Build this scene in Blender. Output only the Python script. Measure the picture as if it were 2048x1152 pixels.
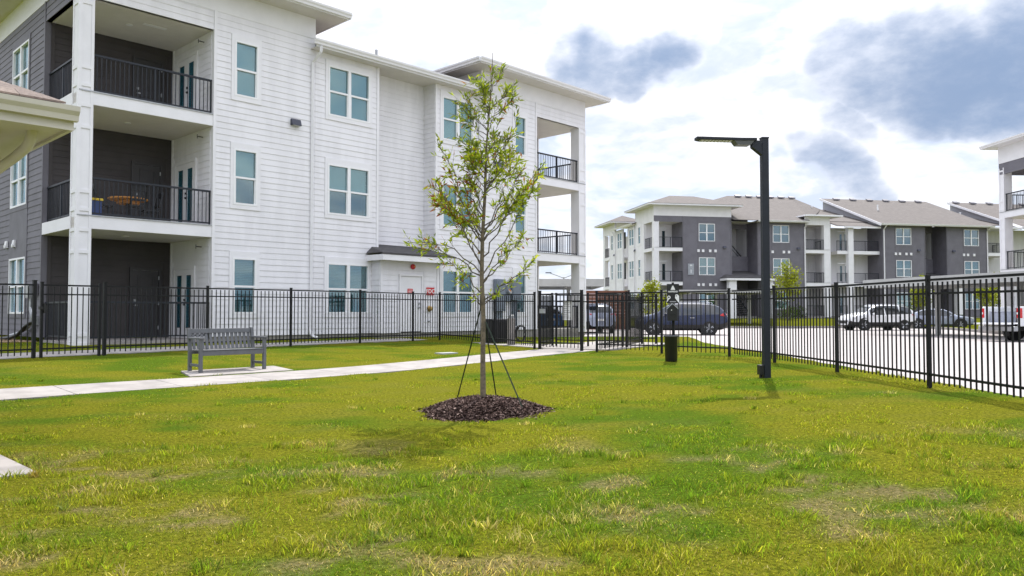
import bpy, math, random
import numpy as np
from mathutils import Vector, Matrix
for _o in list(bpy.data.objects):
    bpy.data.objects.remove(_o)
random.seed(7)
rng = np.random.default_rng(7)
sc = bpy.context.scene
COL = sc.collection
R = math.radians

# ------------------------------------------------------------------ camera
cam = bpy.data.cameras.new('camera')
camo = bpy.data.objects.new('camera', cam)
COL.objects.link(camo)
cam.sensor_width = 36.0
cam.lens = 1564 / 2048 * 36
cam.clip_start = 0.05
cam.clip_end = 3000
camo.location = (0, 0, 1.30)
camo.rotation_euler = (R(90) + math.atan(49 / 1564), 0, 0)
sc.camera = camo

# ------------------------------------------------------------------ world
SUN_EL, SUN_AZ = 54.0, 16.0
w = bpy.data.worlds.new('World')
sc.world = w
w.use_nodes = True
nt = w.node_tree
nt.nodes.clear()


class NG:
    """tiny helper to write node graphs"""
    def __init__(s, nt):
        s.nt = nt

    def n(s, typ, ins=None, **props):
        nd = s.nt.nodes.new(typ)
        for k, v in props.items():
            setattr(nd, k, v)
        for k, v in (ins or {}).items():
            s.put(nd.inputs[k], v)
        return nd

    def put(s, sock, v):
        if isinstance(v, bpy.types.NodeSocket):
            s.nt.links.new(v, sock)
        elif isinstance(v, bpy.types.Node):
            s.nt.links.new(v.outputs[0], sock)
        else:
            sock.default_value = v

    def math(s, op, a, b=None, c=None, clamp=False):
        nd = s.nt.nodes.new('ShaderNodeMath')
        nd.operation = op
        nd.use_clamp = clamp
        for i, v in enumerate((a, b, c)):
            if v is not None:
                s.put(nd.inputs[i], v)
        return nd.outputs[0]

    def vmath(s, op, a, b=None, out=0, scale=None):
        nd = s.nt.nodes.new('ShaderNodeVectorMath')
        nd.operation = op
        s.put(nd.inputs[0], a)
        if b is not None:
            s.put(nd.inputs[1], b)
        if scale is not None:
            s.put(nd.inputs['Scale'], scale)
        return nd.outputs[out]

    def mix(s, f, a, b):
        nd = s.nt.nodes.new('ShaderNodeMix')
        nd.data_type = 'RGBA'
        s.put(nd.inputs[0], f)
        s.put(nd.inputs[6], a)
        s.put(nd.inputs[7], b)
        return nd.outputs[2]

    def ramp(s, v, lo, hi, smooth=True):
        nd = s.nt.nodes.new('ShaderNodeMapRange')
        nd.interpolation_type = 'SMOOTHSTEP' if smooth else 'LINEAR'
        s.put(nd.inputs[0], v)
        nd.inputs[1].default_value = lo
        nd.inputs[2].default_value = hi
        return nd.outputs[0]

    def noise(s, vec, scale, detail=4, rough=0.5, dist=0.0):
        nd = s.nt.nodes.new('ShaderNodeTexNoise')
        if vec is not None:
            s.put(nd.inputs['Vector'], vec)
        nd.inputs['Scale'].default_value = scale
        nd.inputs['Detail'].default_value = detail
        nd.inputs['Roughness'].default_value = rough
        nd.inputs['Distortion'].default_value = dist
        return nd.outputs[0]


def sky_dir(px, py):
    p = math.atan(49 / 1564)
    x, z = (px - 1024) / 1564, -(py - 576) / 1564
    v = Vector((x, math.cos(p) - z * math.sin(p), math.sin(p) + z * math.cos(p)))
    return v.normalized()


g = NG(nt)
tc = g.n('ShaderNodeTexCoord')
D = g.vmath('NORMALIZE', tc.outputs['Generated'])
sky = g.n('ShaderNodeTexSky', sky_type='NISHITA', sun_disc=False, sun_elevation=R(SUN_EL),
          sun_rotation=R(SUN_AZ), air_density=1.0, dust_density=1.5, ozone_density=1.0)
sep = g.n('ShaderNodeSeparateXYZ', {0: D})
zz = g.math('ADD', g.math('MAXIMUM', sep.outputs[2], 0.0), 0.22)
pl = g.vmath('SCALE', D, scale=g.math('DIVIDE', 1.0, zz))          # flat cloud deck mapping
warp = g.n('ShaderNodeTexNoise', {'Vector': pl, 'Scale': 2.2, 'Detail': 3.0})
plw = g.vmath('ADD', pl, g.vmath('SCALE', warp.outputs[1], scale=0.35))
veil = g.noise(plw, 0.9, 5, 0.5)
# cloud bodies: some large cells broken up by noise, and smaller heaps all round the sky.
# The density is read twice, once further towards the sun, so that sunward edges are lit and the bodies shade themselves.
CELLS = ((1135, 125, 2.9, .95), (1200, 105, 3.3, 1.05), (1280, 110, 3.0, 1.05), (1350, 80, 2.5, 1.0), (1700, 55, 3.4, .85), (1790, 90, 4.2, 1.0), (1900, 125, 4.4, 1.12), (2010, 140, 4.2, 1.1), (2110, 70, 5.5, 1.0),
         (1650, 262, 2.5, .90), (1705, 310, 2.3, .92), (1765, 355, 1.9, .88), (1600, 225, 1.7, .76),
         (700, -500, 7, 1.0), (2700, -150, 7, 1.0), (-400, -250, 7, 1.0), (-900, 100, 6, .9), (3000, 300, 5, .8))


def density(d):
    nw = g.n('ShaderNodeTexNoise', {'Vector': d, 'Scale': 7.0, 'Detail': 4.0, 'Roughness': .58})
    wn = g.vmath('NORMALIZE', g.vmath('ADD', d, g.vmath('SCALE', g.vmath('SUBTRACT', nw.outputs[1], (0.5, 0.5, 0.5)), scale=0.12)))
    c = None
    for (px, py, rad, amp) in CELLS:
        dd = g.vmath('DOT_PRODUCT', wn, tuple(sky_dir(px, py)), out=1)
        m = g.math('MULTIPLY', g.ramp(dd, math.cos(R(rad * 1.45)), math.cos(R(rad * .2))), amp)
        c = m if c is None else g.math('MAXIMUM', c, m)
    sq = g.vmath('MULTIPLY', d, (1.0, 1.0, 1.9))
    lump = g.math('SUBTRACT', g.noise(sq, 13.0, 6, .60), .5)
    heap = g.ramp(g.noise(sq, 5.0, 4, .55), .47, .72)
    c = g.math('MAXIMUM', g.math('MULTIPLY', c, .85), g.math('MULTIPLY', heap, .46))
    return g.math('ADD', c, g.math('MULTIPLY', lump, .95))


up_s = (math.sin(R(SUN_AZ)) * .35, math.cos(R(SUN_AZ)) * .35, .94)
d1 = density(D)
d2 = density(g.vmath('NORMALIZE', g.vmath('ADD', D, tuple(.042 * q for q in up_s))))
alpha = g.ramp(d1, .18, .52)
shade = g.ramp(g.math('ADD', g.math('MULTIPLY', d2, .65), g.math('MULTIPLY', d1, .35)), .20, 1.0)
K = 10.0                                          # cloud radiance over the background strength 0.1
zen = g.math('ADD', .80, g.math('MULTIPLY', g.ramp(sep.outputs[2], .22, .90), .90))      # the thin veil is brighter overhead
puff = g.ramp(g.noise(plw, 3.1, 6, .58), .36, .64)
white = g.mix(puff, (K * .50, K * .56, K * .69, 1), (K * .78, K * .78, K * .82, 1))
low = g.ramp(sep.outputs[2], 0.30, 0.02)
blue_hole = g.math('MULTIPLY', g.ramp(veil, 0.60, 0.42), low)
pale = g.mix(0.35, (K * .38, K * .49, K * .71, 1), sky.outputs[0])
base = g.mix(g.math('MULTIPLY', g.math('MULTIPLY', blue_hole, g.math('SUBTRACT', 1.0, g.math('MULTIPLY', puff, .7))), 0.9), white, pale)
body = g.mix(shade, (K * .90, K * .90, K * .93, 1), (K * .19, K * .265, K * .405, 1))
allc = g.vmath('SCALE', g.mix(g.math('MULTIPLY', alpha, 0.95), base, body), scale=zen)
bg = g.n('ShaderNodeBackground', {0: allc, 1: 0.1})
out = g.n('ShaderNodeOutputWorld', {0: bg})

# ------------------------------------------------------------------ sun and exposure
sd = Vector((math.sin(R(SUN_AZ)) * math.cos(R(SUN_EL)), math.cos(R(SUN_AZ)) * math.cos(R(SUN_EL)), math.sin(R(SUN_EL))))
sl = bpy.data.lights.new('sun', 'SUN')
sl.energy = 3.0
sl.angle = R(0.6)
sl.color = (1.0, 0.95, 0.87)
so = bpy.data.objects.new('sun', sl)
so.rotation_euler = sd.to_track_quat('Z', 'Y').to_euler()
so.location = (20, 60, 60)
COL.objects.link(so)
vs = sc.view_settings
vs.view_transform = 'Standard'
vs.look = 'None'
vs.gamma = 1.0
vs.exposure = 0.95
vs.use_curve_mapping = False
sc.render.engine = 'CYCLES'
sc.cycles.max_bounces = 8
sc.cycles.transparent_max_bounces = 16

# ------------------------------------------------------------------ materials
MATS = {}


def mat(name, col, rough=.6, metal=0.0, var=0.0, vscale=6.0, bump=0.0, bscale=60.0, col2=None, spec=.5, coat=0.0, stretch=None):
    if name in MATS:
        return MATS[name]
    m = bpy.data.materials.new(name)
    m.use_nodes = True
    q = NG(m.node_tree)
    b = m.node_tree.nodes['Principled BSDF']
    b.inputs['Roughness'].default_value = rough
    b.inputs['Metallic'].default_value = metal
    b.inputs['Specular IOR Level'].default_value = spec
    b.inputs['Coat Weight'].default_value = coat
    b.inputs['Coat Roughness'].default_value = .05
    c = (*col, 1)
    geo = q.n('ShaderNodeNewGeometry')
    vec = geo.outputs['Position']
    if stretch:
        vec = q.vmath('MULTIPLY', vec, stretch)
    if var > 0:
        c2 = (*col2, 1) if col2 else tuple(x * (1 - var) for x in col) + (1,)
        nz = q.noise(vec, vscale, 6, .6)
        q.put(b.inputs['Base Color'], q.mix(q.ramp(nz, .36, .66), c, c2))
        q.put(b.inputs['Roughness'], q.math('ADD', q.math('MULTIPLY', nz, .18), rough - .09))
    else:
        b.inputs['Base Color'].default_value = c
    if bump > 0:
        bn = q.n('ShaderNodeBump', {'Strength': bump, 'Distance': .01, 'Height': q.noise(vec, bscale, 4, .6)})
        q.put(b.inputs['Normal'], bn)
    MATS[name] = m
    return m


WHITE = mat('white_siding', (.775, .766, .792), .55, var=.085, vscale=1.3, bump=.12, bscale=45, stretch=(1.6, 1.6, .4))
WTRIM = mat('white_trim', (.785, .778, .80), .5, var=.05, vscale=2.0)
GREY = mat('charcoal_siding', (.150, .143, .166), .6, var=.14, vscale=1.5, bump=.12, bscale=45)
GTRIM = mat('charcoal_trim', (.135, .129, .150), .55, var=.1, vscale=2.5)
SOFFIT = mat('soffit_paint', (.66, .63, .60), .6, var=.06, vscale=2.0)
VINYL = mat('window_vinyl', (.82, .82, .83), .35, var=.03, vscale=4)
RAIL = mat('railing_black', (.014, .018, .026), .45, var=.2, vscale=8, spec=.4)
FENCE = mat('fence_black', (.005, .0055, .007), .5, var=.3, vscale=7, spec=.28)
CONC = mat('concrete', (.31, .285, .27), .85, var=.27, vscale=2.3, bump=.25, bscale=70)
FOUND = mat('foundation_concrete', (.30, .285, .26), .85, var=.25, vscale=3, bump=.3)
GREY_SHADED = mat('shaded_charcoal_siding', (.050, .043, .044), .6, var=.16, vscale=1.5, bump=.12, bscale=45)  # charcoal siding again, darkened to paint in the shade of the balcony recesses
SLATE = mat('dark_door', (.038, .035, .038), .45, var=.1, vscale=6)
BENCH = mat('bench_plastic', (.115, .12, .13), .55, var=.14, vscale=9, bump=.15, bscale=120)
GALV = mat('galvanised_steel', (.42, .43, .44), .42, metal=.6, var=.2, vscale=9)
METER = mat('meter_grey', (.16, .19, .23), .45, var=.12, vscale=5)
POLE = mat('lamp_dark_bronze', (.012, .016, .024), .48, var=.2, vscale=6, spec=.35)
LENS = mat('lamp_lens', (.55, .55, .52), .3)
BLACKP = mat('black_plastic', (.008, .008, .009), .42, var=.3, vscale=12)
RUBBER = mat('tyre_rubber', (.018, .018, .019), .75, var=.2, vscale=20)
CHROME = mat('alloy_rim', (.62, .63, .65), .28, metal=.9, var=.1, vscale=20)
REDS = mat('sign_red', (.55, .02, .025), .45, var=.08, vscale=9)
SIGNW = mat('sign_white', (.8, .8, .8), .5, var=.04, vscale=9)
SIGNG = mat('sign_silver', (.34, .36, .40), .4, metal=.3, var=.1, vscale=6)
TAIL = mat('tail_light_red', (.5, .012, .015), .2, coat=.5)
BRASS = mat('brass', (.45, .30, .10), .35, metal=.8, var=.2, vscale=30)
CREAM = mat('cream_gutter', (.62, .585, .53), .45, var=.06, vscale=3)
WOOD = mat('oak_table', (.62, .27, .06), .45, var=.35, vscale=14, stretch=(1, 6, 6))
GREENBOX = mat('utility_green', (.075, .10, .06), .5, var=.12, vscale=3)
BRICK = mat('brick_red', (.20, .085, .05), .8, var=.4, vscale=3)
BLIND = mat('window_blind', (.74, .74, .72), .6)
BLIND2 = mat('window_blind_grey', (.40, .46, .43), .6)
ROOMD = mat('room_dark', (.035, .045, .05), .8)
YELL = mat('yellow_lid', (.75, .52, .03), .4)
BLUEB = mat('blue_tub', (.03, .06, .18), .4)
STRAP = mat('guy_strap', (.018, .035, .02), .7, var=.3, vscale=30)


def glass_mat(name, tint, fac):
    m = bpy.data.materials.new(name)
    m.use_nodes = True
    q = NG(m.node_tree)
    m.node_tree.nodes.clear()
    tr = q.n('ShaderNodeBsdfTransparent', {0: (*tint, 1)})
    geo = q.n('ShaderNodeNewGeometry')
    bn = q.n('ShaderNodeBump', {'Strength': .02, 'Distance': .02, 'Height': q.noise(geo.outputs['Position'], 2.5, 2)})
    gl = q.n('ShaderNodeBsdfGlossy', {0: (.80, .92, .95, 1), 'Roughness': .02, 'Normal': bn})
    dt = q.math('ABSOLUTE', q.vmath('DOT_PRODUCT', geo.outputs['Normal'], geo.outputs['Incoming'], out=1))
    sch = q.math('POWER', q.math('SUBTRACT', 1.0, dt), 4.0)
    f = q.math('ADD', q.math('MULTIPLY', sch, .55), fac, clamp=True)
    mx = q.n('ShaderNodeMixShader', {0: f, 1: tr, 2: gl})
    q.n('ShaderNodeOutputMaterial', {0: mx})
    return m


GLASS = glass_mat('window_glass', (.56, .77, .80), .17)
FARGLASS = glass_mat('far_window_glass', (.40, .58, .60), .20)
DOORGL = glass_mat('door_glass', (.45, .66, .72), .10)


def paint(name, col, rough=.25):
    return mat(name, col, rough, metal=.0, coat=.35, var=.05, vscale=2)


def shingle_mat(name, c1, c2):
    m = bpy.data.materials.new(name)
    m.use_nodes = True
    q = NG(m.node_tree)
    b = m.node_tree.nodes['Principled BSDF']
    tcn = q.n('ShaderNodeTexCoord')
    bk = q.n('ShaderNodeTexBrick', {'Vector': tcn.outputs['UV'], 'Color1': (*c1, 1), 'Color2': (*c2, 1), 'Mortar': tuple(x * .55 for x in c1) + (1,),
                                   'Scale': 1.0, 'Mortar Size': .012, 'Brick Width': .35, 'Row Height': .16, 'Bias': 0.0})
    nz = q.noise(tcn.outputs['UV'], 1.7, 5, .6)
    c = q.mix(q.math('MULTIPLY', q.ramp(nz, .3, .7), .35), bk.outputs[0], tuple((a + d) * .32 for a, d in zip(c1, c2)) + (1,))
    q.put(b.inputs['Base Color'], c)
    b.inputs['Roughness'].default_value = .9
    bn = q.n('ShaderNodeBump', {'Strength': .6, 'Distance': .02, 'Height': bk.outputs[0]})
    q.put(b.inputs['Normal'], bn)
    return m


SHING = shingle_mat('roof_shingles_taupe', (.135, .118, .110), (.095, .082, .077))
SHINGD = shingle_mat('roof_shingles_dark', (.085, .08, .082), (.055, .052, .055))


# ------------------------------------------------------------------ mesh helpers
class MB:
    def __init__(s):
        s.v, s.f, s.uv = [], [], None

    def box(s, x0, x1, y0, y1, z0, z1):
        b = len(s.v)
        s.v += [(x0, y0, z0), (x1, y0, z0), (x1, y1, z0), (x0, y1, z0), (x0, y0, z1), (x1, y0, z1), (x1, y1, z1), (x0, y1, z1)]
        s.f += [(b, b + 3, b + 2, b + 1), (b + 4, b + 5, b + 6, b + 7), (b, b + 1, b + 5, b + 4), (b + 1, b + 2, b + 6, b + 5), (b + 2, b + 3, b + 7, b + 6), (b + 3, b, b + 4, b + 7)]
        return s

    def wbox(s, F, a0, a1, z0, z1, n0, n1, top=None):
        """box in a wall frame F=(origin, along, normal); top = (n0,n1) at the upper edge for a wedge"""
        (ox, oy), (dx, dy), (nx, ny) = F
        t0, t1 = top if top else (n0, n1)
        b = len(s.v)
        P = lambda a, n, z: (ox + dx * a + nx * n, oy + dy * a + ny * n, z)
        s.v += [P(a0, n0, z0), P(a1, n0, z0), P(a1, n1, z0), P(a0, n1, z0), P(a0, t0, z1), P(a1, t0, z1), P(a1, t1, z1), P(a0, t1, z1)]
        s.f += [(b, b + 3, b + 2, b + 1), (b + 4, b + 5, b + 6, b + 7), (b, b + 1, b + 5, b + 4), (b + 1, b + 2, b + 6, b + 5), (b + 2, b + 3, b + 7, b + 6), (b + 3, b, b + 4, b + 7)]
        return s

    def tube(s, pts, rad, seg=8, cap=True):
        pts = [Vector(p) for p in pts]
        if not isinstance(rad, (list, tuple)):
            rad = [rad] * len(pts)
        b = len(s.v)
        ref = None
        for i, p in enumerate(pts):
            a = pts[max(i - 1, 0)]
            c = pts[min(i + 1, len(pts) - 1)]
            d = (c - a).normalized()
            if ref is None:
                ref = Vector((0, 0, 1)) if abs(d.z) < .9 else Vector((1, 0, 0))
            x = d.cross(ref).normalized()
            y = x.cross(d).normalized()
            ref = y if abs(d.dot(ref)) > .95 else ref
            for k in range(seg):
                t = 2 * math.pi * k / seg
                q = p + (x * math.cos(t) + y * math.sin(t)) * rad[i]
                s.v.append(tuple(q))
        for i in range(len(pts) - 1):
            for k in range(seg):
                k2 = (k + 1) % seg
                s.f.append((b + i * seg + k, b + i * seg + k2, b + (i + 1) * seg + k2, b + (i + 1) * seg + k))
        if cap:
            s.f.append(tuple(b + k for k in range(seg)))
            e = b + (len(pts) - 1) * seg
            s.f.append(tuple(e + seg - 1 - k for k in range(seg)))
        return s

    def lathe(s, c, prof, seg=24, axis='z'):
        b = len(s.v)
        for (r, h) in prof:
            for k in range(seg):
                t = 2 * math.pi * k / seg
                if axis == 'z':
                    s.v.append((c[0] + r * math.cos(t), c[1] + r * math.sin(t), c[2] + h))
                else:
                    s.v.append((c[0] + r * math.cos(t), c[1] + h, c[2] + r * math.sin(t)))
        for i in range(len(prof) - 1):
            for k in range(seg):
                k2 = (k + 1) % seg
                s.f.append((b + i * seg + k, b + i * seg + k2, b + (i + 1) * seg + k2, b + (i + 1) * seg + k))
        s.f.append(tuple(b + seg - 1 - k for k in range(seg)))
        e = b + (len(prof) - 1) * seg
        s.f.append(tuple(e + k for k in range(seg)))
        return s

    def poly(s, pts):
        b = len(s.v)
        s.v += [tuple(p) for p in pts]
        s.f.append(tuple(range(b, b + len(pts))))
        return s

    def prism(s, pts, vec):
        n = len(pts)
        b = len(s.v)
        v = Vector(vec)
        s.v += [tuple(p) for p in pts] + [tuple(Vector(p) + v) for p in pts]
        s.f.append(tuple(b + n - 1 - i for i in range(n)))
        s.f.append(tuple(b + n + i for i in range(n)))
        for i in range(n):
            j = (i + 1) % n
            s.f.append((b + i, b + j, b + n + j, b + n + i))
        return s

    def slab(s, pts, th):
        """roof sheet: polygon with thickness th downward"""
        return s.prism([(p[0], p[1], p[2] - th) for p in pts], (0, 0, th))

    def build(s, name, m, parent=None, smooth=False, bevel=0.0, uvz=False, angle=40):
        me = bpy.data.meshes.new(name)
        me.from_pydata(s.v, [], s.f)
        if uvz:
            uvl = me.uv_layers.new(name='UVMap')
            for p in me.polygons:
                n = p.normal
                h = Vector((n.x, n.y, 0))
                if h.length < 1e-4:
                    h = Vector((0, 1, 0))
                h.normalize()
                al = Vector((-h.y, h.x, 0))
                up = n.cross(al)
                for li in p.loop_indices:
                    co = me.vertices[me.loops[li].vertex_index].co
                    uvl.data[li].uv = (co.dot(al), co.dot(up))
        me.materials.append(m)
        if smooth:
            me.polygons.foreach_set('use_smooth', [True] * len(me.polygons))
            me.set_sharp_from_angle(angle=R(angle))
        o = bpy.data.objects.new(name, me)
        COL.objects.link(o)
        o.parent = parent
        if bevel:
            md = o.modifiers.new('bevel', 'BEVEL')
            md.width = bevel
            md.segments = 2
            md.limit_method = 'ANGLE'
        return o


def tag(o, label=None, cat=None, group=None, kind=None):
    if label:
        o['label'] = label
    if cat:
        o['category'] = cat
    if group:
        o['group'] = group
    if kind:
        o['kind'] = kind
    return o


def empty(name, loc=(0, 0, 0), rz=0.0, label=None, cat=None, group=None, kind=None):
    o = bpy.data.objects.new(name, None)
    o.empty_display_size = .2
    COL.objects.link(o)
    o.location = loc
    o.rotation_euler = (0, 0, rz)
    return tag(o, label, cat, group, kind)


def inst(name, me, parent, loc, rz=0.0, mats=None):
    o = bpy.data.objects.new(name, me)
    COL.objects.link(o)
    o.parent = parent
    o.location = loc
    o.rotation_euler = (0, 0, rz)
    return o


def mesh_of(mb, name, m):
    me = bpy.data.meshes.new(name)
    me.from_pydata(mb.v, [], mb.f)
    me.materials.append(m)
    return me


def np_mesh(name, verts, faces_flat, sizes, m, parent=None, col=None, smooth=False):
    me = bpy.data.meshes.new(name)
    nv, nl, nf = len(verts), len(faces_flat), len(sizes)
    me.vertices.add(nv)
    me.vertices.foreach_set('co', np.asarray(verts, np.float32).ravel())
    me.loops.add(nl)
    me.loops.foreach_set('vertex_index', np.asarray(faces_flat, np.int32))
    me.polygons.add(nf)
    st = np.concatenate([[0], np.cumsum(sizes)[:-1]]).astype(np.int32)
    me.polygons.foreach_set('loop_start', st)
    if smooth:
        me.polygons.foreach_set('use_smooth', np.ones(nf, bool))
    me.update(calc_edges=True)
    if col is not None:
        at = me.attributes.new('Col', 'FLOAT_COLOR', 'POINT')
        c4 = np.ones((nv, 4), np.float32)
        c4[:, :3] = col
        at.data.foreach_set('color', c4.ravel())
    me.materials.append(m)
    o = bpy.data.objects.new(name, me)
    COL.objects.link(o)
    o.parent = parent
    return o


def text_mesh(name, s, size, m, parent, loc, rot, extrude=.002, bold=0.0):
    cu = bpy.data.curves.new(name, 'FONT')
    cu.body = s
    cu.size = size
    cu.extrude = extrude
    cu.offset = bold
    cu.align_x = 'CENTER'
    cu.align_y = 'CENTER'
    tmp = bpy.data.objects.new('tmp_text', cu)
    COL.objects.link(tmp)
    dg = bpy.context.evaluated_depsgraph_get()
    me = bpy.data.meshes.new_from_object(tmp.evaluated_get(dg))
    bpy.data.objects.remove(tmp)
    me.materials.clear()
    me.materials.append(m)
    o = bpy.data.objects.new(name, me)
    COL.objects.link(o)
    o.parent = parent
    o.location = loc
    o.rotation_euler = rot
    return o


# ------------------------------------------------------------------ numpy noise
def _hash(ix, iy, seed):
    h = (ix.astype(np.int64) * 374761393 + iy.astype(np.int64) * 668265263 + seed * 1442695041) & 0x7fffffff
    h = (h ^ (h >> 13)) * 1274126177 & 0x7fffffff
    h = h ^ (h >> 16)
    return (h & 0xffff) / 65535.0


def vnoise(x, y, seed=0):
    ix, iy = np.floor(x), np.floor(y)
    fx, fy = x - ix, y - iy
    fx = fx * fx * (3 - 2 * fx)
    fy = fy * fy * (3 - 2 * fy)
    a, b = _hash(ix, iy, seed), _hash(ix + 1, iy, seed)
    c, d = _hash(ix, iy + 1, seed), _hash(ix + 1, iy + 1, seed)
    return (a * (1 - fx) + b * fx) * (1 - fy) + (c * (1 - fx) + d * fx) * fy


def fbm(x, y, seed=0, oct=4):
    s, a, t = 0, .5, 0
    for i in range(oct):
        s = s + a * vnoise(x, y, seed + i)
        t += a
        a *= .5
        x, y = x * 2.03 + 7.1, y * 2.03 + 3.7
    return s / t


def sstep(x, a, b):
    t = np.clip((x - a) / (b - a), 0, 1)
    return t * t * (3 - 2 * t)


def inpoly(x, y, poly):
    r = np.zeros(x.shape, bool)
    n = len(poly)
    for i in range(n):
        x0, y0 = poly[i]
        x1, y1 = poly[(i + 1) % n]
        c = (y0 > y) != (y1 > y)
        with np.errstate(divide='ignore', invalid='ignore'):
            r ^= c & (x < (x1 - x0) * (y - y0) / (y1 - y0 + 1e-12) + x0)
    return r


# ------------------------------------------------------------------ terrain
AW = R(46.1)                                     # turn of the white building
U = np.array([math.cos(AW), math.sin(AW)])
V = np.array([-math.sin(AW), math.cos(AW)])
QW = np.array([-10.958, 20.30])                  # its balcony column, front right corner


def WB(s, t):
    p = QW + U * s + V * t
    return (float(p[0]), float(p[1]))


GP = [(0, 0, 0), (-4, 2, 0), (4, 2, .03), (-4, 6.2, .045), (0, 5, .05), (4, 6, .12), (-.3, 9.4, .10), (-5.4, 14.6, .18), (-2.5, 12, .15), (1.5, 13, .17), (4.15, 12.8, .20),
      (5.9, 8, .27), (5.8, 10.9, .28), (5.66, 13.6, .28), (5.4, 16, .29), (5, 17.9, .30), (3.4, 19.2, .30), (2, 20.2, .30), (.75, 21.4, .30), (-.5, 23.5, .32), (-1.76, 25.8, .345),
      (-8.9, 17, .354), (-5.8, 21, .35), (-12, 13, .35), (-15, 9, .33), (-9, 11, .17), (-9, 5, .08), (-2, 16.5, .22), (0, 18.5, .26)]
for _s in np.arange(-12, 24, 2.5):
    GP.append((*WB(_s, 0), .47))
    GP.append((*WB(_s, 4), .47))
GP = np.array(GP)


def gz(x, y):
    x = np.asarray(x, float)
    y = np.asarray(y, float)
    num = np.full(x.shape, .10 * 1e-4)
    den = np.full(x.shape, 1e-4)
    for (a, b, c) in GP:
        wgt = np.exp(-((x - a) ** 2 + (y - b) ** 2) / (2 * 2.3 ** 2))
        num = num + wgt * c
        den = den + wgt
    z = num / den
    k = np.maximum(sstep(x, 6.3, 6.95), sstep(y, 27.5, 33) * (x > -1))       # falls to the car park
    return z * (1 - k) + .085 * k


def gzf(x, y):
    return float(gz(np.array([x]), np.array([y]))[0])


LOT = [(7.0, 2), (60, 2), (60, 59), (-14, 59), (-14, 38.5), (5.2, 38.5), (6.3, 37.6), (7.0, 36)]
MULCH_C, MULCH_R = (-.345, 9.40), .71
# path edges (near = lawn side, far = fence side)
PN = np.array([(-10.2, 6.6), (-6.67, 10.23), (-5.26, 11.72), (-3.6, 13.32), (-2.1, 14.78), (-.26, 17.1), (.8, 18.7), (1.95, 20.25), (2.45, 21.2)])
PF = np.array([(-11.15, 7.55), (-7.62, 11.18), (-6.2, 12.65), (-4.55, 14.3), (-3.1, 15.9), (-1.35, 18.1), (-.35, 19.6), (.80, 21.3), (1.35, 22.5)])
PAD = [(-5.56, 13.55), (-4.16, 14.95), (-4.82, 15.86), (-6.12, 14.50)]


def resample(P, n):
    d = np.concatenate([[0], np.cumsum(np.hypot(*np.diff(P, axis=0).T))])
    t = np.linspace(0, d[-1], n)
    # smooth with a small gaussian
    X = np.interp(t, d, P[:, 0])
    Y = np.interp(t, d, P[:, 1])
    k = np.exp(-np.linspace(-2, 2, 9) ** 2)
    k /= k.sum()
    Xs = np.convolve(np.pad(X, 4, mode='edge'), k, 'valid')
    Ys = np.convolve(np.pad(Y, 4, mode='edge'), k, 'valid')
    Xs[[0, -1]], Ys[[0, -1]] = X[[0, -1]], Y[[0, -1]]
    return np.stack([Xs, Ys], 1)


NSEG = 78
PNr, PFr = resample(PN, NSEG + 1), resample(PF, NSEG + 1)
PATHPOLY = [tuple(p) for p in PNr] + [tuple(p) for p in PFr[::-1]]
SLABPOLY = [(-3.70, 6.15)]
_u, _v = U, V
_c = np.array([-3.705, 6.155])
SLABPOLY = [tuple(_c), tuple(_c - U * 6), tuple(_c - U * 6 + V * 5), tuple(_c + V * 5)]
# walk behind the left fence
FD = np.array([math.sin(R(37.0)), math.cos(R(37.0))])           # direction of the left fence
FNV = np.array([-FD[1], FD[0]])
F0 = np.array([-8.90, 17.0])
WALK = [tuple(F0 - FD * 12 + FNV * .25), tuple(F0 + FD * 10.6 + FNV * .25), tuple(F0 + FD * 10.6 + FNV * 1.5), tuple(F0 - FD * 12 + FNV * 1.5)]
VEST = [(.9, 21.5), (2.6, 20.7), (5.2, 25.0), (3.0, 27.0), (1.6, 24.2), (-.6, 24.6), (-1.1, 26.6), (-2.6, 26.6), (-1.7, 25.4), (-.3, 23.35), (.2, 22.7)]


def lawn_colour(x, y):
    """albedo of the turf at a place: lush, yellowing, straw and bare patches"""
    n1 = fbm(x * .55, y * .8, 11, 5)
    n2 = fbm(x * 1.7, y * 2.3, 31, 4)
    n3 = fbm(x * 1.5 + 5, y * 2.3, 51, 5)
    lush = np.array([.080, .142, .012])
    yel = np.array([.186, .184, .017])
    straw = np.array([.23, .175, .10])
    k = sstep(n1 * .6 + n2 * .4, .34, .58)[..., None]
    c = lush * (1 - k) + yel * k
    n4 = fbm(x * 6.0, y * 8.0, 91, 3)
    scruff = sstep(-y, -8.4, -5.6) * .70 + .08
    s = (sstep(n3 + .22 * (n2 - .5) + .42 * (n4 - .5), .53, .74) * scruff)[..., None]
    return c * (1 - s) + straw * s, s[..., 0], k[..., 0]


def turf_mat():
    m = bpy.data.materials.new('turf_ground')
    m.use_nodes = True
    q = NG(m.node_tree)
    b = m.node_tree.nodes['Principled BSDF']
    at = q.n('ShaderNodeAttribute', attribute_name='Col')
    geo = q.n('ShaderNodeNewGeometry')
    p = q.vmath('MULTIPLY', geo.outputs['Position'], (1, 1, 0))
    n1 = q.noise(p, 28, 8, .7)
    n2 = q.noise(p, 5, 6, .65)
    c = q.mix(q.ramp(n1, .35, .7), at.outputs[0], (.040, .048, .006, 1))
    c = q.mix(q.math('MULTIPLY', q.ramp(n2, .55, .75), .35), c, (.20, .165, .03, 1))
    q.put(b.inputs['Base Color'], c)
    b.inputs['Roughness'].default_value = .95
    b.inputs['Specular IOR Level'].default_value = .0
    q.put(b.inputs['Normal'], q.n('ShaderNodeBump', {'Strength': .9, 'Distance': .04, 'Height': n1}))
    return m


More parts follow.
